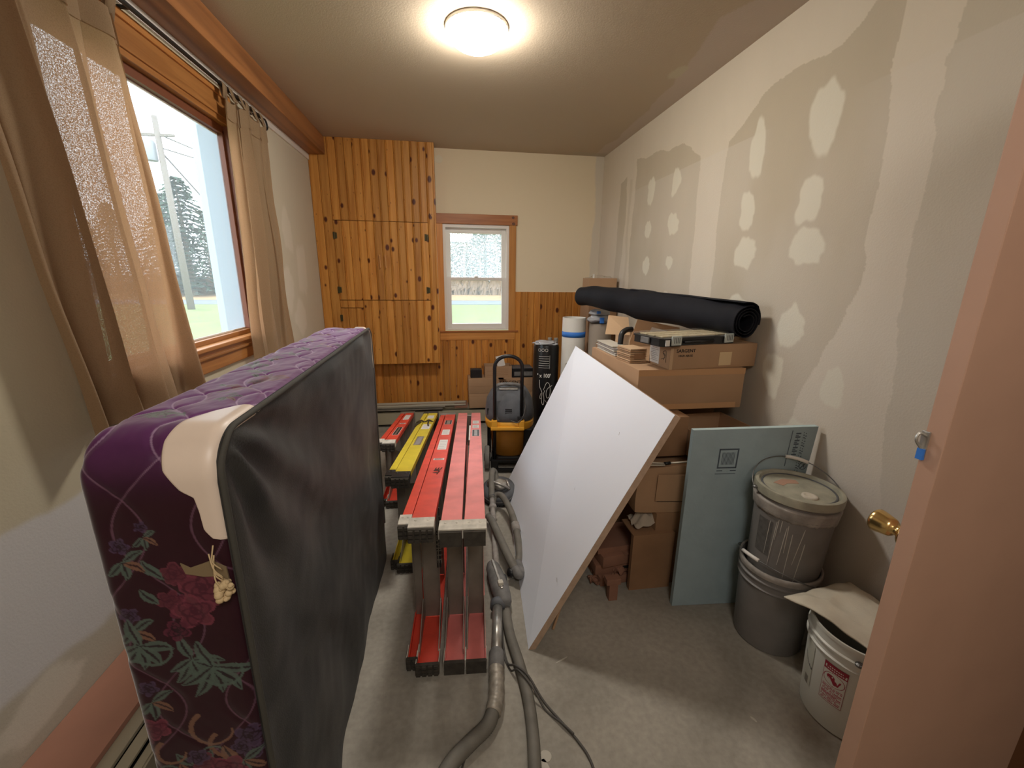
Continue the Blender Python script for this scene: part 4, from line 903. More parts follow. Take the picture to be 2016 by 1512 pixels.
mb.tube([pc+ux*.016*math.cos(a)+uz*.016*math.sin(a) for a in [2*PI*k/24 for k in range(25)]], .0012, 5, cap=False); mb.tube([pc+ux*.01+uz*.01, pc-ux*.01-uz*.01], .0015, 5).tube([pc+ux*.006-uz*.008, pc+uz*.008], .0012, 5)
mk('printed_symbol', mb, M_inkb, fb)

# ================================================================== PAILS
def pail(name, label, loc, rot, m, lid=None, drips=False, H=.37, rb=.128, rt_=.146, lidm=None, mrim=None):
    t = thing(name, label, 'bucket', loc, rot)
    rr = lambda z: rb+(rt_-rb)*z/H*.85; mrim = mrim or m
    prof = [(.01, .004), (rb-.012, .004), (rb-.006, 0), (rb, .006), (rr(.1), .1), (rr(.2), .2), (rr(.285), .285)]
    prof += [(rr(.285)+.007, .287), (rr(.285)+.008, .291), (rr(.29)+.002, .295), (rr(.32), .318), (rr(.32)+.007, .320), (rr(.32)+.007, .325), (rr(.33)+.001, .329), (rr(.35)+.001, H-.012), (rt_, H-.01), (rt_, H), (rt_-.006, H), (rt_-.008, H-.01), (rb-.004, .02), (.01, .018)]
    mk('body', MB().lathe(prof, 56, cap=False), m, t, autosm=35)
    if lid:
        lp_ = [(rt_+.004, H-.028), (rt_+.007, H-.026), (rt_+.008, H-.002), (rt_+.006, H+.006), (rt_-.002, H+.008), (rt_-.008, H+.006), (rt_-.012, H-.004), (rt_-.016, H-.006), (rt_-.04, H-.004), (.04, H-.004), (.001, H-.003)]
        l_ = mk('lid', MB().lathe(lp_, 56, cap=False), lidm or M_lid, t, autosm=40)
        mk('lid_ring', MB().lathe([(rt_-.024, H-.0045), (rt_-.022, H-.002), (rt_-.018, H-.002), (rt_-.016, H-.0045)], 56, cap=False), M_dust, l_, smooth=True)
        mk('spout_cap', MB().lathe([(.028, H-.004), (.027, H+.0015), (.018, H+.002), (.016, H-.001), (.010, H-.0005), (.001, H)], 24, Matrix.Translation((-.015, -.07, 0)), cap=False), M_mud, l_, smooth=True)
        mk('paper_scrap', MB().prism([(-.07, .05), (-.01, .075), (.04, .06), (.03, .03), (-.02, .035), (-.05, .02)], H-.0035, H-.0028), mat('pinkish_scrap', (176, 140, 120), .8), l_)
        nn_ = 160; V = []
        for k in range(nn_+1):
            a = 2*PI*k/nn_; d_ = .006+.020*abs(noise.noise(Vector((math.cos(a)*5, math.sin(a)*5, 2))))+.012*max(0, noise.noise(Vector((math.cos(a)*22, math.sin(a)*22, 7))))
            for (ro, zo) in ((.001, .329), (.0095, .326), (.010, .319), (.0095, .289), (.0085, .286-d_*.6), (.002, .284-d_)): r0 = rr(.32)+ro-(.0035 if zo < .3 else 0); V.append((r0*math.cos(a), r0*math.sin(a), zo))
        mk('dried_splatter', MB().add(V, [(k*6+j_, k*6+6+j_, k*6+7+j_, k*6+1+j_) for k in range(nn_) for j_ in range(5)]), M_paild, t, smooth=True)
    if drips:
        mb = MB()
        for a, z0, z1, lean in ((3.55, .06, .26, .1), (3.62, .18, .27, .1), (3.72, .22, .27, .05), (3.8, .08, .25, .12), (3.9, .14, .26, -.02), (4.0, .03, .23, .03), (4.15, .1, .26, .25), (4.28, .02, .20, .12), (4.33, .13, .2, .05), (3.4, .1, .25, .08)):
            mb.tube([((rr(z)+.0005)*math.cos(a+lean*(z-z0)*3), (rr(z)+.0005)*math.sin(a+lean*(z-z0)*3), z) for z in np.linspace(z0, z1, 7)], [.0007, .001, .0012, .0013, .0014, .0018, .001], 5)
        mk('plaster_drip', mb, mat('drip_white', (190, 186, 178), .8), t)['kind'] = 'stuff'
    return t, rr
def bail(t, H, rt_, a0, drop, m=M_wire, grip=True, z0=None, gk=10):
    """wire bail handle hinged at +-a0, lying at angle drop from the vertical"""
    z0 = z0 or H-.04; pts = []; ca, sa = math.cos(a0), math.sin(a0); ru = rt_+.014
    for k in range(25):
        f = PI*k/24; lx = ru*math.cos(f); lh = ru*1.02*math.sin(f)
        # local axis along hinge (ca,sa); the arch swings in the plane spanned by up and the normal of the hinge
        nx, ny = -sa, ca; pts.append((lx*ca+nx*lh*math.sin(drop), lx*sa+ny*lh*math.sin(drop), z0+lh*math.cos(drop)))
    mk('bail', MB().tube(pts, .0022, 8), m, t, smooth=True)
    if grip: mk('grip', MB().tube([pts[gk], pts[gk+1], pts[gk+2], pts[gk+3], pts[gk+4]], .0075, 12), M_white, t, smooth=True)
    for s in (0, 24): p = Vector(pts[s]); mk('bail_ear', MB().lathe([(.012, -.006), (.012, .0), (.006, .004)], 12, Matrix.Translation((p.x*.95, p.y*.95, p.z))), m, t)
lowp, rr = pail('bucket', 'lower dusty grey bucket of the stacked pair, standing on the floor by the foam board', (1.335, 1.335, 0), 0, M_pail, mrim=M_mud)
mk('rim_dust', MB().lathe([(.148, .345), (.1495, .355), (.149, .371), (.144, .3715), (.141, .366)], 56, cap=False), M_paild, lowp, smooth=True)
bail(lowp, .37, .146, R(-72), R(-66), z0=.345, gk=12)
mk('loose_label', MB().grid(6, 8, lambda u, v: ((rr(.02+.2*v)+.002+.012*u*(1-v))*math.cos(R(-62)+u*.16-.1*v), (rr(.02+.2*v)+.002+.012*u*(1-v))*math.sin(R(-62)+u*.16-.1*v), .04+.2*v)), M_paild, lowp, smooth=True)
upp, _ = pail('bucket', 'upper grey bucket with splattered lid and white drips, stacked on the lower bucket', (1.345, 1.335, .331), (R(0), R(1.5), 0), M_pail, lid=True, drips=True)
bail(upp, .37, .150, R(-18), R(60), z0=.355, gk=8)
mk('side_label', MB().grid(14, 6, lambda u, v: ((rr(.1+.15*v)+.001)*math.cos(R(176)+u*.45), (rr(.1+.15*v)+.001)*math.sin(R(176)+u*.45), .1+.15*v)), mat('dark_label', (92, 90, 88), .7, var=.2, scale=60), upp, smooth=True)
whp, _ = pail('bucket', 'white bucket with a red warning label, covered by the canvas cloth', (1.36, .985, 0), 0, M_pailw, rb=.13, rt_=.15)
bail(whp, .37, .15, R(-140), R(84), grip=False, z0=.335)
rw = lambda z: .13+(.15-.13)*z/.37*.85
def label_patch(a0, a1, z0, z1, nu, nv, fn, parent, name):
    V = []; C = []
    U, Vv = np.meshgrid(np.linspace(0, 1, nu), np.linspace(0, 1, nv)); c = fn(U, Vv)
    me = bpy.data.meshes.new(name); A_ = a0+(a1-a0)*U; Z = z0+(z1-z0)*Vv; RR = .13+.02*Z/.37*.85+.0012
    P = np.stack([RR*np.cos(A_), RR*np.sin(A_), Z], -1).reshape(-1, 3); idx = np.arange(nu*nv).reshape(nv, nu); F = np.stack([idx[:-1, :-1], idx[:-1, 1:], idx[1:, 1:], idx[1:, :-1]], -1).reshape(-1, 4)
    me.from_pydata(P.tolist(), [], F.tolist()); CC = np.ones((nu*nv, 4)); CC[:, :3] = c.reshape(-1, 3); me.color_attributes.new('paint', 'FLOAT_COLOR', 'POINT').data.foreach_set('color', CC.ravel())
    me.materials.append(attr_mat(name+'_print', .45)); me.polygons.foreach_set('use_smooth', [True]*len(me.polygons)); me.update()
    o = bpy.data.objects.new(name, me); COL.objects.link(o); o.parent = parent; return o
def warn(u, v):
    Wt, Rd = A((216, 214, 206)), A((150, 20, 48)); c = np.ones(u.shape+(3,))*Wt
    x = u; y = v*1.75
    def on(m, col): nonlocal c; c = mixc(c, m.astype(float), col)
    on(y > 1.42, Rd)
    rs = np.random.default_rng(3)
    for (yy, x0, x1, h) in ((1.60, .2, .8, .05), (1.50, .12, .9, .05)):
        m = (np.abs(y-yy) < h/2) & (x > x0) & (x < x1) & (np.sin(x*70+yy*9) > -.35); on(m, Wt)
    on((np.abs(x-.09) < .03) & (np.abs(y-1.56) < .06), Wt); on((np.abs(x-.93) < .03) & (np.abs(y-1.52) < .06), Wt)
    d = np.hypot((x-.5)/.46, (y-1.10)/.29); on(d < 1, Rd); on(d < .94, Wt)
    # a small child tipping head first into a pail, in red
    on((d < .93) & (((x-.36)**2/.03+(y-1.17)**2/.012) < 1), Rd); on((d < .93) & (np.hypot(x-.56, y-1.0) < .10), Rd)
    on((d < .93) & (np.abs((x-.45)+(y-1.1)*.9) < .11) & (np.abs(y-1.1) < .15), Rd); on((d < .93) & (np.abs((x-.72)-(y-1.05)*.4) < .035) & (np.abs(y-1.05) < .13), Rd)
    on((np.hypot(x-.43, y-1.20) < .03) | ((np.abs(x-.30) < .05) & (np.abs(y-1.10+.3*(x-.3)) < .014)) | ((np.abs(x-.60) < .07) & (np.abs(y-1.12+.5*(x-.6)) < .014)), Wt)
    on(np.abs(d-.985) < .022, Rd)
    for k in range(11):
        yy = .74-k*.065; m = (np.abs(y-yy) < .018) & (x > .06) & (x < .93-.15*(k % 3 == 2)) & (vnoise(x*42, yy*90+x*0, 5) > .28); on(m, A((176, 70, 90)))
    on((x < .02) | (x > .98), Rd); on((y < .02), Rd)
    return c
label_patch(R(186), R(214), .115, .268, 90, 120, warn, whp, 'warning_label')['label'] = 'red and white drowning-hazard label'
def oldl(u, v):
    c = np.ones(u.shape+(3,))*A((196, 196, 184)); c = mixc(c, ((np.abs(v-.45-.25*(1-u)**2) < .02)).astype(float), A((60, 60, 58))); c = mixc(c, ((v < .2) & (u > .3) & (u < .75)).astype(float)*.8, A((96, 86, 76))); return c
label_patch(R(150), R(169), .10, .27, 30, 40, oldl, whp, 'paper_label')
# canvas cloth on the white bucket
def cl(u, v):
    a, b_, c_, d_ = Vector((1.165, 1.12, .40)), Vector((1.285, .845, .362)), Vector((1.515, .85, .375)), Vector((1.505, 1.185, .395))
    p = (a*(1-u)+d_*u)*(1-v)+(b_*(1-u)+c_*u)*v
    dc = math.hypot(p.x-1.36, p.y-.985); e = min(u, 1-u, v, 1-v)
    z = .382+.034*min(1, e*4)+.018*noise.noise(Vector((p.x*7, p.y*7, 1)))+.007*noise.noise(Vector((p.x*22, p.y*15, 3)))+.010*math.sin(u*9+v*5)*v*(1-u)
    z = max(z, .3765); z -= max(0, dc-.165)*.25*(1 if u > .3 else .2); z += .012*(1-min(1, u*5))
    return (p.x+.006*noise.noise(Vector((v*6, 0, 5))), p.y+.006*noise.noise(Vector((u*6, 2, 5))), z)
cth = thing('canvas_cloth', 'folded cream canvas cloth lying over the white bucket beside the door', 'cloth', (1.36, .985, .37)); cth.matrix_local = Matrix.Identity(4)
o = mk('top_layer', MB().grid(50, 50, cl), M_cloth, cth, smooth=True); so = o.modifiers.new('t', 'SOLIDIFY'); so.thickness = .005; so.offset = 1
def cl2(u, v): p = cl(.04+.94*u, .02+.95*v); return (p[0]+.004, p[1]+.004, p[2]-.006-.002*math.sin(u*12))
o = mk('under_layer', MB().grid(40, 40, cl2), M_cloth, cth, smooth=True); so = o.modifiers.new('t', 'SOLIDIFY'); so.thickness = .003; so.offset = -1

# ================================================================== CARTONS
def carton(label, loc, size, rot=0, m=None, tape=None, flaps=(), group=None, name='cardboard_box', openbox=False, seam=True, dent=0):
    m = m or M_card; t = thing(name, label, 'box', loc, rot, group); sx, sy, sz = size; x, y = sx/2, sy/2
    if openbox:
        w_ = .004; mk('body', MB().box(-x, x, -y, -y+w_, 0, sz).box(-x, x, y-w_, y, 0, sz).box(-x, -x+w_, -y+w_, y-w_, 0, sz).box(x-w_, x, -y+w_, y-w_, 0, sz).box(-x+w_, x-w_, -y+w_, y-w_, 0, w_), m, t)
    else:
        mb = MB(); mb.box(-x, x, -y, y, 0, sz, c=.004)
        if dent:
            mb = MB(); nn = 9
            bm = bmesh.new(); bmesh.ops.create_cube(bm, size=1); bmesh.ops.subdivide_edges(bm, edges=bm.edges[:], cuts=8, use_grid_fill=True)
            for v in bm.verts:
                q_ = Vector((v.co.x*sx, v.co.y*sy, (v.co.z+.5)*sz)); e = noise.noise_vector(q_*7+Vector(loc)*3)*dent; bulge = (1-(2*v.co.z)**2)*dent*.8
                q_ += e; q_.x += bulge*(1 if v.co.x > 0 else -1)*.5; q_.y += bulge*(1 if v.co.y > 0 else -1)*.5; q_.z = max(q_.z, 0); v.co = q_
            bm.verts.index_update(); mb.add([v.co.copy() for v in bm.verts], [[v.index for v in f.verts] for f in bm.faces]); bm.free()
        mk('body', mb, m, t, autosm=30)
        if seam and not dent: mk('flap_seam', MB().box(-x+.002, x-.002, -.0008, .0008, sz-.001, sz+.0004), M_card3, t)
    if tape == 'top': mk('tape', MB().box(-x-.0006, x+.0006, -.024, .024, sz, sz+.0007).box(-x-.0007, -x, -.024, .024, sz*.7, sz+.0006), M_tape, t)
    for (side, ang, ln, frac0, frac1) in flaps:
        T = {'x-': Matrix.Translation((-x, 0, sz)) @ Matrix.Rotation(PI, 4, 'Z'), 'x+': Matrix.Translation((x, 0, sz)), 'y-': Matrix.Translation((0, -y, sz)) @ Matrix.Rotation(-PI/2, 4, 'Z'), 'y+': Matrix.Translation((0, y, sz)) @ Matrix.Rotation(PI/2, 4, 'Z')}[side]
        wd_ = (y if side[0] == 'x' else x); T = T @ Matrix.Rotation(-R(ang), 4, 'Y')
        mk('flap', MB().box(0, ln, wd_*frac0, wd_*frac1, -.002, .002), m, t)
    return t
# -- the stack along the right wall
big = carton('largest brown carton, long and low, carrying the narrow carton and the tool case', (1.17, 2.20, .865), (.562, .69, .205), 0, M_card)
mk('edge_tape', MB().box(-.281, .281, -.3455, -.3452, .175, .205).box(-.281, .25, -.3458, -.3452, .002, .03), mat('edge_tape', (186, 142, 100), .5), big)
carton('plain carton standing on the floor between the white board and the foam board', (1.22, 1.88, 0), (.52, .40, .40), 0, M_card3, seam=False)
crc = carton('crumpled carton with rounded sides, below the white metal rods', (1.135, 1.86, .401), (.52, .36, .235), R(-4), M_card, dent=.013)
mk('torn_edge', MB().box(-.17, .10, -.1905, -.1885, .058, .062, Matrix.Rotation(R(2), 4, 'Y')), M_ink, crc)
mk('inner_flap', MB().box(-.18, .10, -.1935, -.1905, .064, .20, Matrix.Rotation(R(1.5), 4, 'Y')), M_card, crc)
carton('dark brown carton beneath the left half of the largest carton', (1.03, 2.02, .66), (.18, .52, .2), 0, M_card3)
ob = carton('open carton with raised flaps in front of the largest carton, above the foam board', (1.295, 1.85, .66), (.34, .30, .13), R(3), M_card, openbox=True, flaps=(('y-', 62, .10, -1, 1), ('x+', 40, .1, -.9, .9), ('x-', 80, .07, -1, 1)))
mk('tape', MB().box(-.06, .03, -.1515, -.1503, .06, .13), M_tape, ob)
carton('plain carton under the back half of the largest carton', (1.31, 2.32, .66), (.36, .42, .2), 0, M_card3)
carton('large plain carton at the bottom of the stack beside the wall', (1.20, 2.38, 0), (.60, .56, .655), 0, M_card3)
carton('tall plain carton standing behind the largest carton', (1.28, 2.80, 0), (.46, .26, 1.04), 0, M_card3)
rods = thing('metal_rods', 'pair of white metal rods lying across the crumpled carton', 'rods', (1.0, 1.72, .655)); rods.matrix_local = Matrix.Identity(4)
mk('rod', MB().tube([(.80, 1.745, .655), (.985, 1.70, .652)], .005, 10), M_alub, rods, smooth=True); mk('rod', MB().tube([(.80, 1.72, .645), (.98, 1.69, .648)], .004, 10), M_alub, rods, smooth=True)
mk('joint', MB().tube([(.98, 1.70, .652), (1.01, 1.698, .655)], .008, 10), M_blackm, rods, smooth=True); mk('rod', MB().tube([(1.01, 1.698, .655), (1.12, 1.69, .66)], .0045, 10), M_alub, rods, smooth=True)
# small flat cartons on the floor
for i, (x_, y_, z_, sx_, sy_, sz_, r_, lb) in enumerate(((.83, 1.83, 0, .27, .24, .045, 6, 'flat reddish carton at the bottom of the small pile under the white board'), (.81, 1.83, .046, .25, .20, .055, 2, 'flat reddish carton, second from the floor in the small pile'), (.835, 1.83, .102, .27, .22, .06, 8, 'flat reddish carton third from the floor in the small pile, with a dark slot'))):
    c = carton(lb, (x_, y_, z_), (sx_, sy_, sz_), R(r_), M_cardr, seam=False, group='small flat cartons under the white board'); mk('hand_slot', MB().box(.02, .07, -sy_/2-.0006, -sy_/2, sz_*.4, sz_*.7, c=0), M_void, c)
carton('flattened open carton with raised flap on top of the small pile', (.82, 1.84, .163), (.26, .20, .03), R(4), M_cardr, openbox=True, flaps=(('x+', 20, .09, -1, 1), ('y-', 12, .07, -1, 1)))
top('small_carton', MB().box(.715, .758, 1.60, 1.635, 0, .085, c=.002).box(.70, .77, 1.60, 1.64, .086, .115, c=.002), M_cardr, 'tiny upright reddish carton on the floor in front of the small pile', 'box')
mb = MB(); 
for k in range(5): mb.grid(8, 8, lambda u, v, k=k: (.66+.03*k+.07*u, 1.70+.03*(k % 2)+.06*v, .02+.012*k+.03*noise.noise(Vector((u*3+k, v*3, k)))))
top('crumpled_paper', mb, M_cardr, 'crumpled scrap of brown paper beside the small pile of cartons', 'paper', kind='thing')
rag = MB().grid(24, 24, lambda u, v: (.86+.16*u, 1.69+.10*v, .33+.06*math.sin(PI*u)*math.sin(PI*v)+.03*noise.noise(Vector((u*4, v*4, 7)))))
top('rag', rag, mat('grey_rag', (168, 156, 140), .9), 'crumpled pale rag on a small shelf of card below the crumpled carton', 'cloth', smooth=True)
top('card_sheet', MB().box(.84, 1.05, 1.655, 1.68, .0, .30).box(.84, 1.05, 1.655, 1.80, .30, .306), M_card3, 'bent sheet of brown card under the pale rag', 'card')

# on the largest carton
sg = carton('narrow long carton with a white shipping label and faint printing, under the tool case', (1.037+.2435+.0-.009, 1.842+.09+.026, 1.0705), (.49, .18, .118), R(5), M_card, seam=False)
text(sg, "SARGENT", .022, (-.160, -.0906, .090), (R(90), 0, 0), M_ink, sx=1.1); text(sg, "HIGH ABUSE", .014, (-.160, -.0906, .066), (R(90), 0, 0), M_ink, sx=1.0)
mk('tape_patch', MB().box(.03, .10, -.0908, -.0901, .012, .078), M_tape, sg); mk('corner_fold', MB().box(-.244, -.228, -.0906, -.0901, .0, .105), M_card2, sg)
lb = mk('shipping_label', MB().box(-.2458, -.2452, -.0, .088, .012, .112), M_paper, sg); mb = MB()
for k in range(9): mb.box(-.2462, -.2458, .01+.01*(k % 3), .075-.012*(k % 2), .025+k*.009, .027+k*.009)
mk('small_print', mb, M_ink2, lb)
mb = MB()
for k in range(2): mb.tube(smoothpath([(-.2455, -.02-.02*k, .04), (-.2455, -.05, .055+.01*k), (-.2455, -.03, .075), (-.2455, -.055, .085), (-.2455, -.06, .03)], 5), .0012, 5)
mk('handwriting', mb, M_ink, sg)
# tool case
tcse = thing('tool_case', 'flat black organiser case with a clear lid and grey latches on top of the cartons', 'tool case', (1.160, 1.955, 1.190), R(13))
def tc_out(ins):
    x, y = .235-ins, .115-ins; return [(-x, -y+.02), (-x+.02, -y), (-.12, -y), (-.10, -y+.018), (.10, -y+.018), (.12, -y), (x-.02, -y), (x, -y+.02), (x, y-.02), (x-.02, y), (-x+.02, y), (-x, y-.02)]
mk('tray', MB().prism(tc_out(.004), 0, .034), M_black, tcse); mk('rim', MB().prism(tc_out(0), .032, .038), M_black, tcse)
mk('lid', MB().prism(tc_out(0), .0385, .046).prism(tc_out(.02), .046, .052), M_clear, tcse)
mb = MB()
for i in range(5):
    for j in range(3): mb.box(-.205+i*.083, -.205+i*.083+.074, -.08+j*.058, -.08+j*.058+.048, .0385, .044, c=.002)
mk('contents_tray', mb, mat('beige_bins', (196, 182, 150), .6), tcse)['kind'] = 'stuff'
for x_ in (-.155, .17):
    l_ = mk('latch', MB().box(x_-.028, x_+.028, -.123, -.115, .006, .050, c=.003), mat('latch_grey', (176, 182, 176), .5), tcse)
    mb = MB()
    for k in range(4): mb.box(x_-.016+k*.010, x_-.013+k*.010, -.1236, -.1229, .016, .042)
    mk('grooves', mb, M_black, l_)['kind'] = 'stuff'
mk('side_latch', MB().box(-.243, -.235, -.03, .03, .006, .034, c=.003), M_grime, tcse); mk('barcode', MB().box(-.212, -.190, -.1162, -.1108, .004, .032), M_paper, tcse)
mk('handle', MB().tube([(-.09, -.1, .016), (.09, -.1, .016)], .007, 8), M_black, tcse, smooth=True)
# stack of trim pieces / bundles
for i in range(5): top('plastic_sheet', MB().box(.905+.004*(i % 2), .993, 2.20+.012*i, 2.50+.008*(i % 3), 1.071+i*.0105, 1.0785+i*.0105, c=.002), mat('pale_plastic%d' % i, (190-8*(i % 2), 184-8*(i % 2), 172), .5), ['lowest', 'second lowest', 'middle', 'second from the top', 'topmost'][i]+' of the thin pale plastic sheets on the largest carton', 'plastic sheet', group='thin plastic panels piled on the largest carton')
cbn = thing('card_bundle', 'small bundle of folded cardboard pieces beside the shipping label', 'cardboard', (.945, 2.08, 1.071), R(8))
for i in range(8): mk('sheet', MB().box(-.045+.002*(i % 3), .052, -.06, .075-.004*(i % 2), i*.0095, i*.0095+.007, c=.0008), M_card2 if i % 3 else M_card, cbn)
mk('dark_band', MB().box(-.02, .045, -.0615, -.0605, .02, .05), M_card3, cbn)
top('curved_handle', MB().tube(smoothpath([(.985, 2.33, 1.071), (.985, 2.33, 1.13), (.995, 2.34, 1.18), (1.03, 2.36, 1.2), (1.07, 2.38, 1.2)], 7), .016, 14), M_black, 'black curved tube handle sticking up behind the card bundle', 'handle', smooth=True)
# open carton with flaps behind
oc = carton('open carton with spread flaps under the black fabric roll', (1.31, 2.67, 1.042), (.34, .24, .095), 0, M_card2, openbox=True)
mk('flap', MB().add([(-.17, -.12, .10), (-.33, -.10, .105), (-.27, .02, .215), (-.13, .02, .20)], [(0, 1, 2, 3)]), M_card2, oc)
mk('flap', MB().add([(-.17, -.122, .06), (.17, -.122, .06), (.145, -.155, .150), (-.145, -.155, .205)]+[(-.17, -.118, .06), (.17, -.118, .06), (.145, -.151, .150), (-.145, -.151, .205)], [(0, 1, 2, 3), (7, 6, 5, 4), (3, 2, 6, 7), (0, 3, 7, 4), (1, 5, 6, 2)]), M_card2, oc)
mk('shipping_label', MB().add([(-.055, -.1475, .120), (.09, -.1435, .108), (.095, -.1475, .122), (-.045, -.1555, .155)], [(0, 1, 2, 3)]), M_paper, oc)
# upright rolls
def roll(label, name, x, y, r, h, m, inner=None, th=.006):
    t = thing(name, label, 'roll', (x, y, 0)); P_ = []
    mk('tube', MB().lathe([(r-th, 0), (r, 0), (r, h), (r-th, h), (r-th, 0)], 40, cap=False), m, t, autosm=40)
    sp_ = [((r-th-.004-.003*k/12)*math.cos(k*.5), (r-th-.004-.0035*k/12)*math.sin(k*.5), h-.008) for k in range(50)]
    V = []; 
    for p in sp_: V += [p, (p[0], p[1], h-.3)]
    mk('inner_layer', MB().add(V, [(2*i, 2*i+1, 2*i+3, 2*i+2) for i in range(len(sp_)-1)]), inner or m, t, smooth=True); return t
wr_ = roll('white rolled sheet with a band of blue tape standing by the pine wall', 'white_roll', 1.035, 3.45, .098, 1.17, mat('white_sheet', (222, 220, 212), .6))
mk('blue_tape', MB().lathe([(.0985, 1.01), (.0992, 1.01), (.0992, 1.055), (.0985, 1.055)], 40, None, cap=False), M_blue, wr_, smooth=True)
roll('grey-brown rolled sheet standing right of the white roll', 'brown_roll', 1.235, 3.36, .092, 1.13, mat('greybrown_sheet', (156, 144, 130), .7))
roll('small pale roll standing behind the edge of the white board', 'small_roll', .985, 3.30, .055, .80, mat('pale_roll', (186, 182, 172), .6))
bag = thing('plastic_bag', 'crumpled grey plastic bag with blue tape on the grey-brown roll', 'bag', (1.24, 3.36, 1.131)); bag.matrix_local = Matrix.Identity(4)
def blobm(c, r, seed, n=22, amp=.25):
    mb = MB(); V = []; F = []
    for i in range(n+1):
        for j in range(2*n):
            th_ = PI*i/n; ph = 2*PI*j/(2*n); d = Vector((math.sin(th_)*math.cos(ph), math.sin(th_)*math.sin(ph), math.cos(th_))); k = 1+amp*noise.noise(d*1.8+Vector((seed, 0, 0)))+amp*.4*noise.noise(d*5+Vector((seed, 3, 0)))
            V.append((c[0]+d.x*r[0]*k, c[1]+d.y*r[1]*k, c[2]+d.z*r[2]*k))
    for i in range(n):
        for j in range(2*n): F.append((i*2*n+j, i*2*n+(j+1) % (2*n), (i+1)*2*n+(j+1) % (2*n), (i+1)*2*n+j))
    return mb.add(V, F)
mk('bag_body', blobm((1.22, 3.34, 1.165), (.10, .08, .035), 2), mat('grey_plastic_bag', (158, 158, 160), .35), bag, smooth=True); mk('bag_fold', blobm((1.22, 3.36, 1.215), (.085, .07, .03), 5), bpy.data.materials['grey_plastic_bag'], bag, smooth=True)
mk('blue_tape', MB().box(1.19, 1.225, 3.252, 3.262, 1.14, 1.185, c=.002), M_blue, bag); mk('blue_tape', MB().box(1.17, 1.20, 3.275, 3.285, 1.215, 1.235, c=.002), M_blue, bag)
# black landscape fabric roll standing upright, printed
br = thing('printed_roll', 'black upright roll in printed wrap with white lettering and an ox-head outline', 'roll', (.835, 3.60, 0))
mk('wrap', MB().lathe([(.01, 0), (.108, 0), (.113, .01), (.114, .5), (.113, .90), (.106, .925), (.06, .93), (.01, .925)], 40, cap=False), mat('black_wrap', (20, 20, 21), .35), br, autosm=50)
mk('plastic_top', blobm((0, 0, .935), (.10, .10, .018), 9, amp=.5), mat('crinkled_wrap', (170, 172, 176), .25), br, smooth=True)
def cyl_pt(a, z, r=.1155): return (r*math.cos(a), r*math.sin(a), z)
CA = R(-103)
mb = MB()
for k in range(3): ca_ = CA-.5+k*.27; mb.tube([cyl_pt(ca_+.10*math.cos(q_), .885+.0125*math.sin(q_)*1.0) for q_ in [2*PI*j/16 for j in range(17)]], .0016, 5, cap=False)
for k in range(6): mb.tube([cyl_pt(CA-.55+.1*j, .83-k*.02) for j in range(9)], .0014, 4)
mb.tube([cyl_pt(CA+.30, .84-.02*j) for j in range(7)], .001, 4)
# ox head outline
def cpath(P, r=.0022): mb.tube(smoothpath([cyl_pt(CA+a_, z_) for a_, z_ in P], 5), r, 5)
cpath([(-.45, .62), (-.42, .56), (-.30, .53), (-.22, .50), (-.25, .44), (-.18, .40), (-.08, .40), (-.05, .44), (-.08, .50), (.0, .53)])
cpath([(-.12, .53), (.0, .57), (.15, .60), (.34, .58), (.42, .52), (.34, .47), (.18, .46), (.10, .49), (.14, .53), (.3, .555), (.55, .57)])
cpath([(-.3, .5), (-.38, .47), (-.36, .45), (-.27, .455)]); cpath([(0, .44), (.3, .40), (.55, .40)], .001)
mk('printed_marks', mb, M_paper, br)
tx = text(br, "' x 100'", .05, (.1175*math.cos(CA-.1), .1175*math.sin(CA-.1), .66), (R(90), 0, CA-.1+PI/2), M_paper, sx=.8)
for i, (x_, y_) in enumerate(((.905, 3.76), (.955, 3.73))):
    bt = thing('tall_tube', ['narrow dark tube with silver cap directly behind the printed roll', 'narrow dark tube with silver cap between the printed roll and the white roll'][i], 'tube', (x_, y_, 0), 0, 'narrow dark tubes behind the printed roll')
    mk('tube_body', MB().lathe([(.001, 0), (.027, 0), (.027, .88), (.02, .91), (.018, .915)], 20, cap=False), M_black, bt, autosm=40); mk('cap', MB().lathe([(.018, .912), (.02, .914), (.02, .955), (.016, .958), (.001, .958)], 20, cap=False), M_chrome, bt, autosm=40)
# tall carton with the small box in the corner
carton('tall narrow carton hidden in the corner, carrying the torn box', (1.385, 3.86, 0), (.27, .26, 1.385), 0, M_card3)
cbx = carton('small torn brown box at the top of the pile in the corner', (1.375, 3.84, 1.386), (.26, .20, .105), R(-2), M_card, openbox=True, flaps=(('y-', 100, .03, -1, .2), ('x-', 95, .03, -1, 1)))
mk('clear_wrap', blobm((.0, .02, .10), (.11, .06, .03), 4, amp=.5), M_clear, cbx, smooth=True); mk('paper_tag', MB().box(-.075, -.065, -.05, -.03, .10, .14), M_paper, cbx)
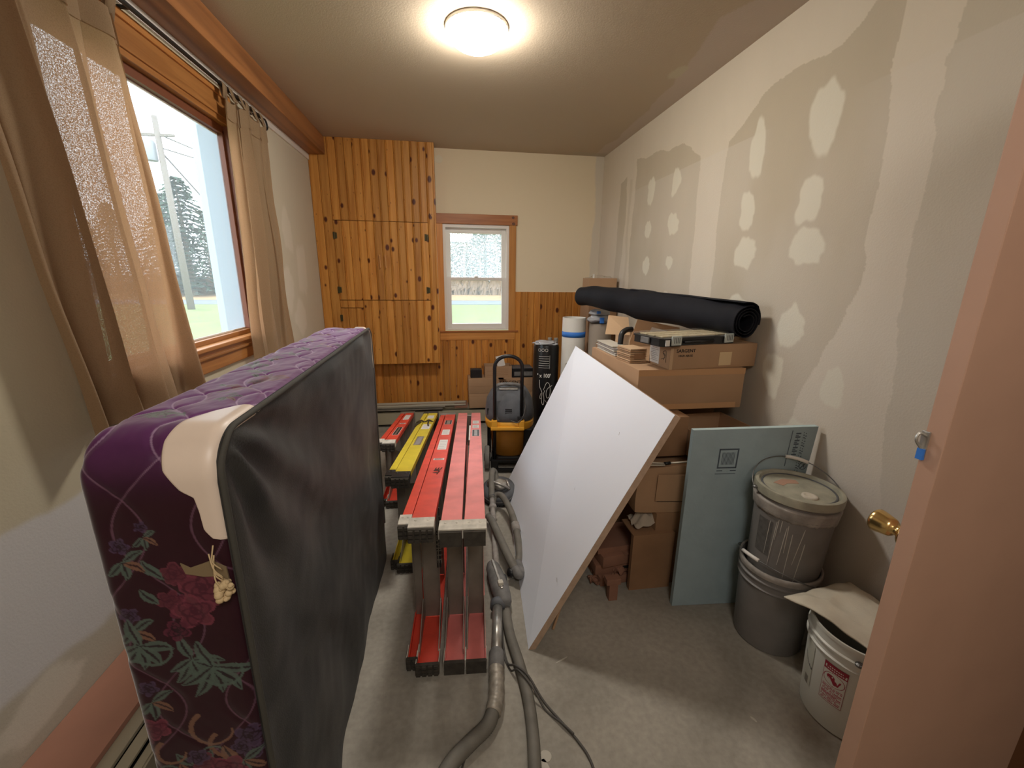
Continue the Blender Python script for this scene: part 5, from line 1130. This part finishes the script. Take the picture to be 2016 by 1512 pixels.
# black fabric roll lying on top
fr = thing('fabric_roll', 'long loose roll of black fabric lying on the cartons against the right wall', 'roll', (1.27, 2.7, 1.3)); fr.matrix_local = Matrix.Identity(4)
fp = smoothpath([(1.115, 3.52, 1.335), (1.16, 3.3, 1.345), (1.205, 3.0, 1.335), (1.26, 2.75, 1.325), (1.30, 2.5, 1.315), (1.35, 2.3, 1.31), (1.385, 2.1, 1.302), (1.415, 1.95, 1.298), (1.428, 1.865, 1.295)], 12)
def swirl(pts, r, turns, loose=0, seed=0, n=28):
    mb = MB(); V = []; F = []; N_ = int(n*turns)
    for i, p in enumerate(pts):
        t_ = (pts[min(i+1, len(pts)-1)]-pts[max(i-1, 0)]).normalized(); nx = t_.cross(Vector((0, 0, 1))).normalized(); nz2 = nx.cross(t_)
        f = i/(len(pts)-1)
        for k in range(N_+1):
            a = 2*PI*k/n+.8; g = k/N_; rr_ = r(f)*(.42+.58*g)*(1+.10*noise.noise(Vector((math.cos(a)*1.3, math.sin(a)*1.3, f*7+seed)))+.17*noise.noise(Vector((f*8, seed, 2)))); V.append(p+nx*math.cos(a)*rr_+nz2*math.sin(a)*rr_)
    m = N_+1
    for i in range(len(pts)-1):
        for k in range(N_): F.append((i*m+k, i*m+k+1, (i+1)*m+k+1, (i+1)*m+k))
    return mb.add(V, F)
o = mk('rolled_fabric', swirl(fp, lambda f: .076+.016*math.sin(PI*min(1, f*1.15))+.006*f, 3.2), M_felt, fr, smooth=True); so = o.modifiers.new('t', 'SOLIDIFY'); so.thickness = .003
mk('end_fill', MB().lathe([(.001, 0), (.06, 0), (.066, .01), (.001, .012)], 24, Matrix.Translation((1.115, 3.50, 1.335)) @ Matrix.Rotation(R(90), 4, 'X')), M_felt, fr, smooth=True)
def loose(u, v):
    i = min(int((.35+.65*u)*(len(fp)-1)), len(fp)-1); p = fp[i]; r_ = .086+.012*v; a = R(-10)+R(120)*v; t_ = (fp[min(i+1, len(fp)-1)]-fp[i-1]).normalized(); nx = t_.cross(Vector((0, 0, 1))).normalized(); nz2 = nx.cross(t_)
    if nx.x < 0: nx = -nx
    if nz2.z < 0: nz2 = -nz2
    q_ = p+nx*math.cos(a)*r_*(.9 if v < .5 else 1)+nz2*math.sin(a)*r_; q_.x = min(q_.x, XR-.006); return q_
o = mk('loose_layer', MB().grid(60, 14, loose), M_felt, fr, smooth=True); so = o.modifiers.new('t', 'SOLIDIFY'); so.thickness = .002

# ================================================================== BOXES AT THE END WALL
lsb = carton('lower long carton at the end wall, resting on the heater', (.50, 4.235, .180), (.66, .20, .155), 0, M_card, seam=False)
usb = carton('upper long carton at the end wall with black lettering on its side', (.495, 4.235, .3355), (.66, .20, .155), R(.5), M_card, seam=False)
text(usb, "SARGENT", .042, (.10, -.1008, .11), (R(90), 0, 0), M_ink, sx=1.25)
mk('fold_line', MB().box(-.33, .33, -.1006, -.1001, .075, .077), M_card3, usb); mk('fold_line', MB().box(-.33, .33, -.1006, -.1001, .125, .127), M_card3, lsb)
sc = carton('small carton with a torn open top on the upper long carton', (.472, 4.235, .491), (.275, .17, .12), 0, M_card, openbox=True, flaps=(('x-', 70, .06, -1, 1), ('y+', 60, .07, -1, 1), ('y-', 20, .05, -1, .7)))
mb = MB()
for k in range(4): mb.box(-.12+.05*(k % 2), .10, -.0858, -.0851, .03+.02*k, .033+.02*k)
mk('printed_lines', mb, M_card3, sc)
mk('white_flap', MB().box(.02, .10, -.03, -.025, .10, .21, Matrix.Rotation(R(-12), 4, 'Y')), M_paper, sc)
top('small_black_box', MB().box(.190, .305, 4.17, 4.27, .491, .575, c=.004).tube(smoothpath([(.20, 4.17, .58), (.24, 4.165, .585), (.29, 4.17, .58)], 5), .005, 6), M_black, 'small black box with a dusty top beside the torn carton', 'box')
gb = thing('black_case', 'flat black case with grey panel on the upper long carton, beside the torn carton', 'case', (.72, 4.235, .491)); mk('case_body', MB().box(-.105, .11, -.09, .09, 0, .095, c=.004), M_black, gb); mk('grey_panel', MB().box(-.085, .105, -.0915, -.0895, .018, .062), M_grime, gb); mk('top_panel', MB().box(-.10, .105, -.085, .085, .095, .098), M_dust, gb)
# loose trims on the heater
for i, (x0_, x1_, y_, z_, w_, h_, mm_, lb) in enumerate(((-1.15, .135, 4.20, .228, .03, .014, M_alub, 'pale metal strip, topmost of those lying on the end heater'), (-1.15, .135, 4.165, .212, .03, .014, M_alub, 'pale metal strip lying just below the topmost one on the end heater'), (-1.12, -.075, 4.19, .196, .06, .014, M_alub, 'shorter pale metal strip near the bottom of the pile on the end heater'), (-1.12, -.10, 4.155, .181, .05, .013, M_alu, 'dull grey metal strip at the bottom of the pile on the end heater'), (-1.15, .02, 4.26, .181, .05, .028, M_card3, 'brown board at the back of the pile on the end heater'))):
    t = thing('metal_strip' if mm_ is not M_card3 else 'thin_board', lb, 'strip', ((x0_+x1_)/2, y_, z_), 0, 'strips piled on the end heater'); L2 = (x1_-x0_)/2
    mk('web', MB().box(-L2, L2, -w_/2, w_/2, 0, .002), mm_, t); mk('lip', MB().box(-L2, L2, -w_/2, -w_/2+.002, .002, h_), mm_, t); mk('back_lip', MB().box(-L2, L2, w_/2-.002, w_/2, .002, h_*.9), mm_, t)
top('reddish_block', MB().box(.02, .155, 4.16, 4.29, .179, .222, c=.003), M_cardr, 'low reddish-brown block between the metal strips and the long cartons', 'box')

# ================================================================== SHOP VACUUM
vc = thing('shop_vacuum', 'dusty black and yellow shop vacuum with a tubular handle and rear wheels', 'vacuum cleaner', (.44, 3.20, 0), R(-6))
hx0, hx1, hy = -.105, .102, -.155
hp_ = [(hx0, hy, .05), (hx0, hy, .84)]+[(0-.1035*math.cos(a)-.0015, hy-.0, .84+.085*math.sin(a)) for a in [PI*k/14 for k in range(1, 14)]]+[(hx1, hy, .84), (hx1, hy, .40)]
mk('handle_frame', MB().tube(hp_, .0135, 14), M_blackm, vc, smooth=True)
mk('canister', MB().lathe([(.02, .10), (.125, .10), (.135, .115), (.155, .33), (.157, .345), (.02, .345)], 36, Matrix.Translation((.01, .02, 0)), sq=2.6, cap=False), M_amber, vc, autosm=40)
mk('side_shell', MB().box(.125, .205, -.12, .16, .09, .345, c=.02), M_black, vc)
mk('side_shell', MB().box(-.165, -.135, -.02, .16, .09, .345, c=.012), M_black, vc)
mk('lower_collar', MB().lathe([(.15, .325), (.172, .33), (.172, .345), (.15, .347)], 36, Matrix.Translation((.012, .02, 0)), sq=2.6, cap=False), M_black, vc, autosm=40)
mk('yellow_band', MB().lathe([(.17, .335), (.19, .34), (.196, .36), (.196, .395), (.188, .405), (.17, .406)], 40, Matrix.Translation((.015, .03, 0)), sq=2.8, cap=False), M_dwy, vc, autosm=40)
mk('yoke', MB().box(-.135, .125, -.185, -.150, .345, .372, c=.006).box(-.13, -.085, -.182, -.14, .36, .425, c=.006).box(.082, .125, -.182, -.14, .36, .425, c=.006), M_dwy, vc)
mk('motor_head', MB().lathe([(.18, .395), (.194, .41), (.196, .46), (.185, .54), (.155, .60), (.13, .635), (.10, .65), (.02, .65)], 44, Matrix.Translation((.015, .03, 0)), sq=2.8, cap=False), M_dust, vc, autosm=50)
mk('front_panel', MB().add([(-.10, -.158, .42), (.09, -.158, .42), (.10, -.135, .57), (-.10, -.135, .57), (-.095, -.10, .64), (.095, -.10, .64), (-.10, -.10, .42), (.09, -.10, .42)], [(0, 1, 2, 3), (3, 2, 5, 4), (0, 3, 4, 6), (1, 7, 5, 2)]), M_dust, vc)
mb = MB()
for k in range(6): mb.box(-.025, .028, -.1635, -.155, .425+k*.016, .433+k*.016)
for k in range(4): mb.box(.112, .15, -.130, -.12, .455+k*.014, .462+k*.014); mb.box(-.165, -.135, -.10, -.085, .45+k*.014, .457+k*.014)
mk('vent', mb, M_black, vc)['kind'] = 'stuff'
mk('carry_handle', MB().tube(smoothpath([(-.09, -.02, .62), (-.08, -.02, .665), (.0, -.02, .675), (.085, -.02, .665), (.095, -.02, .62)], 7), .014, 12), M_grime, vc, smooth=True)
mk('handle_recess', MB().box(-.07, .075, -.09, -.04, .645, .655, c=.003), M_chrome, vc)
mk('rear_base', MB().box(-.13, .12, -.12, .17, .06, .10, c=.012), M_black, vc)
mk('foot_block', MB().box(hx0-.03, hx0+.03, hy-.03, hy+.04, .03, .10, c=.008).box(hx0+.02, .12, hy-.03, hy-.005, .075, .10, c=.006).box(hx0+.02, .12, hy-.06, hy-.02, .015, .035, c=.006), M_blackm, vc)
for (wx, wy) in ((-.165, -.11), (.155, -.11)):
    wh = mk('wheel', MB().lathe([(.02, -.018), (.07, -.020), (.088, -.018), (.093, -.010), (.093, .010), (.088, .018), (.07, .020), (.02, .018)], 36, Matrix.Translation((wx, wy, .093)) @ Matrix.Rotation(PI/2, 4, 'Y')), M_wheel, vc, autosm=50)
    mk('hub', MB().lathe([(.03, -.024), (.034, -.02), (.034, .02), (.03, .024)], 20, Matrix.Translation((wx, wy, .093)) @ Matrix.Rotation(PI/2, 4, 'Y')), M_black, wh, autosm=50)
for (wx, wy) in ((-.09, .14), (.09, .14)): mk('caster', MB().lathe([(.01, -.012), (.026, -.012), (.029, 0), (.026, .012), (.01, .012)], 18, Matrix.Translation((wx, wy, .03)) @ Matrix.Rotation(PI/2, 4, 'Y')).box(wx-.015, wx+.015, wy-.015, wy+.015, .03, .065), M_black, vc, autosm=50)
mk('cord', MB().tube(smoothpath([(.02, -.165, .42), (.07, -.18, .41), (.11, -.175, .45), (.13, -.16, .52), (.12, -.13, .60)], 7), .005, 8), M_cord, vc, smooth=True)
mk('cord_hook', MB().box(.07, .11, -.18, -.15, .43, .455, c=.003), M_black, vc)
mk('strap', MB().tube(smoothpath([(.10, -.06, .635), (.14, -.07, .60), (.165, -.08, .54), (.15, -.10, .50)], 5), .005, 7), M_grime, vc, smooth=True)

# ================================================================== OUTSIDE
M_grass = mat('lawn', (92, 106, 52), .95, var=.25, scale=1.5); M_dry = mat('dry_grass', (134, 108, 70), .95, var=.2, scale=1.0); M_road = mat('asphalt', (86, 94, 108), .9)
def ground(name, x0, x1, y0, y1, z, m): struct(name, MB().box(x0, x1, y0, y1, z-.3, z), m)
ground('lawn', -90, 60, -30, 29, -.4, M_grass); bpy.data.objects['lawn']['kind'] = 'structure'
ground('road', -90, 60, 29, 33.5, -.38, M_road); ground('field', -90, 60, 33.5, 110, -.36, M_dry)
top('porch_post', MB().box(-2.05, -1.85, 4.13, 4.38, -.4, 3.2, c=.01).box(-2.07, -1.83, 4.11, 4.40, -.4, -.2, c=.01), mat('post_paint', (146, 158, 170), .6), 'white porch post outside the big window', 'post')
up_ = thing('utility_pole', 'leaning grey utility pole with a transformer beyond the lawn', 'utility pole', (-13.7, 25, -.4))
Mp = mat('pole_wood', (112, 104, 96), .9)
mk('pole', MB().tube([(0, 0, 0), (-.15, 0, 9.2)], [.17, .12], 12), Mp, up_, smooth=True); mk('crossarm', MB().box(-.9, .6, -.06, .06, 8.3, 8.42), Mp, up_); mk('transformer', MB().lathe([(.02, 0), (.26, 0), (.28, .05), (.28, .8), (.22, .9), (.02, .95)], 18, Matrix.Translation((-.6, 0, 7.2))), mat('transformer_grey', (130, 134, 140), .5), up_, autosm=40)
for k, (dx, dz) in enumerate(((26, 3.5), (30, 1.0))): mk('wire', MB().tube([(-.1+dx*q_/12, 6*q_/12, 8.4-.6*k-(dz+3)*q_/12-1.2*math.sin(PI*q_/12)) for q_ in range(13)], .03, 5), M_cord, up_)
mk('guy_wire', MB().tube([(-.1, 0, 7.6), (4.5, 3, .0)], .045, 5), M_cord, up_)
M_ever = mat('evergreen', (48, 70, 54), .95, var=.3, scale=2); M_bark = mat('bark', (120, 108, 96), .95); M_bush = mat('bare_brush', (128, 110, 92), .95, var=.25, scale=2)
def spruce_mesh(seed, H=9, Rb=2.6):
    r_ = random.Random(seed); mb = MB(); lv = 26
    for i in range(lv):
        f = i/lv; z = .8+(H-.9)*f; L_ = Rb*(1-f)**.8*r_.uniform(.75, 1.15)+.1; nb = 9
        for k in range(nb):
            a = 2*PI*k/nb+r_.random()*.6+i; d = Vector((math.cos(a), math.sin(a), -.22)); s = Vector((-d.y, d.x, 0)); p0 = Vector((0, 0, z))
            for q_ in range(6):
                c_ = p0+d*L_*(q_+.5)/6+Vector((0, 0, .10*math.sin(q_))); w_ = .34*(1-.6*q_/6)*(.5+L_/Rb); 
                for sg_ in (-1, 1):
                    tip = c_+s*sg_*w_*r_.uniform(.7, 1.2)+d*.25+Vector((0, 0, r_.uniform(-.25, .05))); mb.add([c_-d*.12, c_+d*.16, tip], [(0, 1, 2)])
    return mb
def bare_mesh(seed, H=8):
    r_ = random.Random(seed); mb = MB()
    def br(p, d, l, rad, dep):
        q_ = p+d*l; mb.tube([p, q_], [rad, rad*.6], 5, cap=False)
        if dep: 
            for k in range(3): br(p+d*l*(.45+.25*k), (d+Vector((r_.uniform(-.7, .7), r_.uniform(-.7, .7), r_.uniform(0, .5)))).normalized(), l*.55, rad*.5, dep-1)
    br(Vector((0, 0, 0)), Vector((r_.uniform(-.05, .05), 0, 1)).normalized(), H*.62, .11, 4); return mb
protoS = []; protoB = []
def tree(kind, x, y, s, lab, grp):
    lst = protoS if kind == 's' else protoB
    t = thing('evergreen_tree' if kind == 's' else 'bare_tree', lab, 'tree', (x, y, -.38), random.uniform(0, 6), grp)
    if len(lst) < 3:
        if kind == 's': a = mk('foliage', spruce_mesh(len(lst)+3), M_ever, t); b_ = mk('trunk', MB().tube([(0, 0, 0), (0, 0, 8.6)], [.2, .03], 8), M_bark, t)
        else: a = mk('branches', bare_mesh(len(lst)+5), M_bark, t); b_ = None
        a['kind'] = 'stuff'; lst.append((a, b_)); ch = (a, b_)
    else:
        pa = lst[int(abs(x*7+y)) % 3]; ch = [inst(q_, t) if q_ else None for q_ in pa]
    t.scale = (s*(1.35 if grp is None else 1), s*(1.35 if grp is None else 1), s*random.uniform(.95, 1.05)); return t
GL = 'dense evergreens along the far edge of the field'
tree('s', -21.5, 40, 1.12, 'tallest dark spruce directly behind the utility pole', None)
tree('s', -24.5, 43, .95, 'spruce just left of the tallest one, beyond the field', None)
xs_ = -40
while xs_ < 9:
    tree('s', xs_, random.uniform(47, 50) if xs_ > -16 or xs_ < -30 else random.uniform(52, 56), random.uniform(.75, 1.0) if xs_ < -8 else random.uniform(.9, 1.25), 'dense evergreen in the tree line beyond the field', GL); xs_ += 2.1
for x_, y_ in ((-19, 41), (-17.2, 43), (-15.8, 44), (-20, 45), (-23, 46), (-14, 45), (1.5, 44), (3.2, 45), (4.8, 44), (-.5, 44)): tree('b', x_, y_, random.uniform(.75, .95), 'bare leafless tree in front of the evergreens beyond the field', 'bare trees in front of the tree line')
mb = MB()
for k in range(2600):
    x_ = random.uniform(-34, 9); y_ = random.uniform(42.5, 45); h_ = random.uniform(.8, 2.0); mb.add([(x_-.05, y_, -.36), (x_+.05, y_, -.36), (x_+random.uniform(-.5, .5), y_+random.uniform(-.2, .2), h_-.3)], [(0, 1, 2)]); mb.add([(x_-.4, y_, h_*.3-.3), (x_+.3, y_+.1, h_*.5-.3), (x_, y_, h_*.8-.3)], [(0, 1, 2)])
top('brush', mb, M_bush, 'low brown brush along the edge of the field', 'brush', kind='stuff')
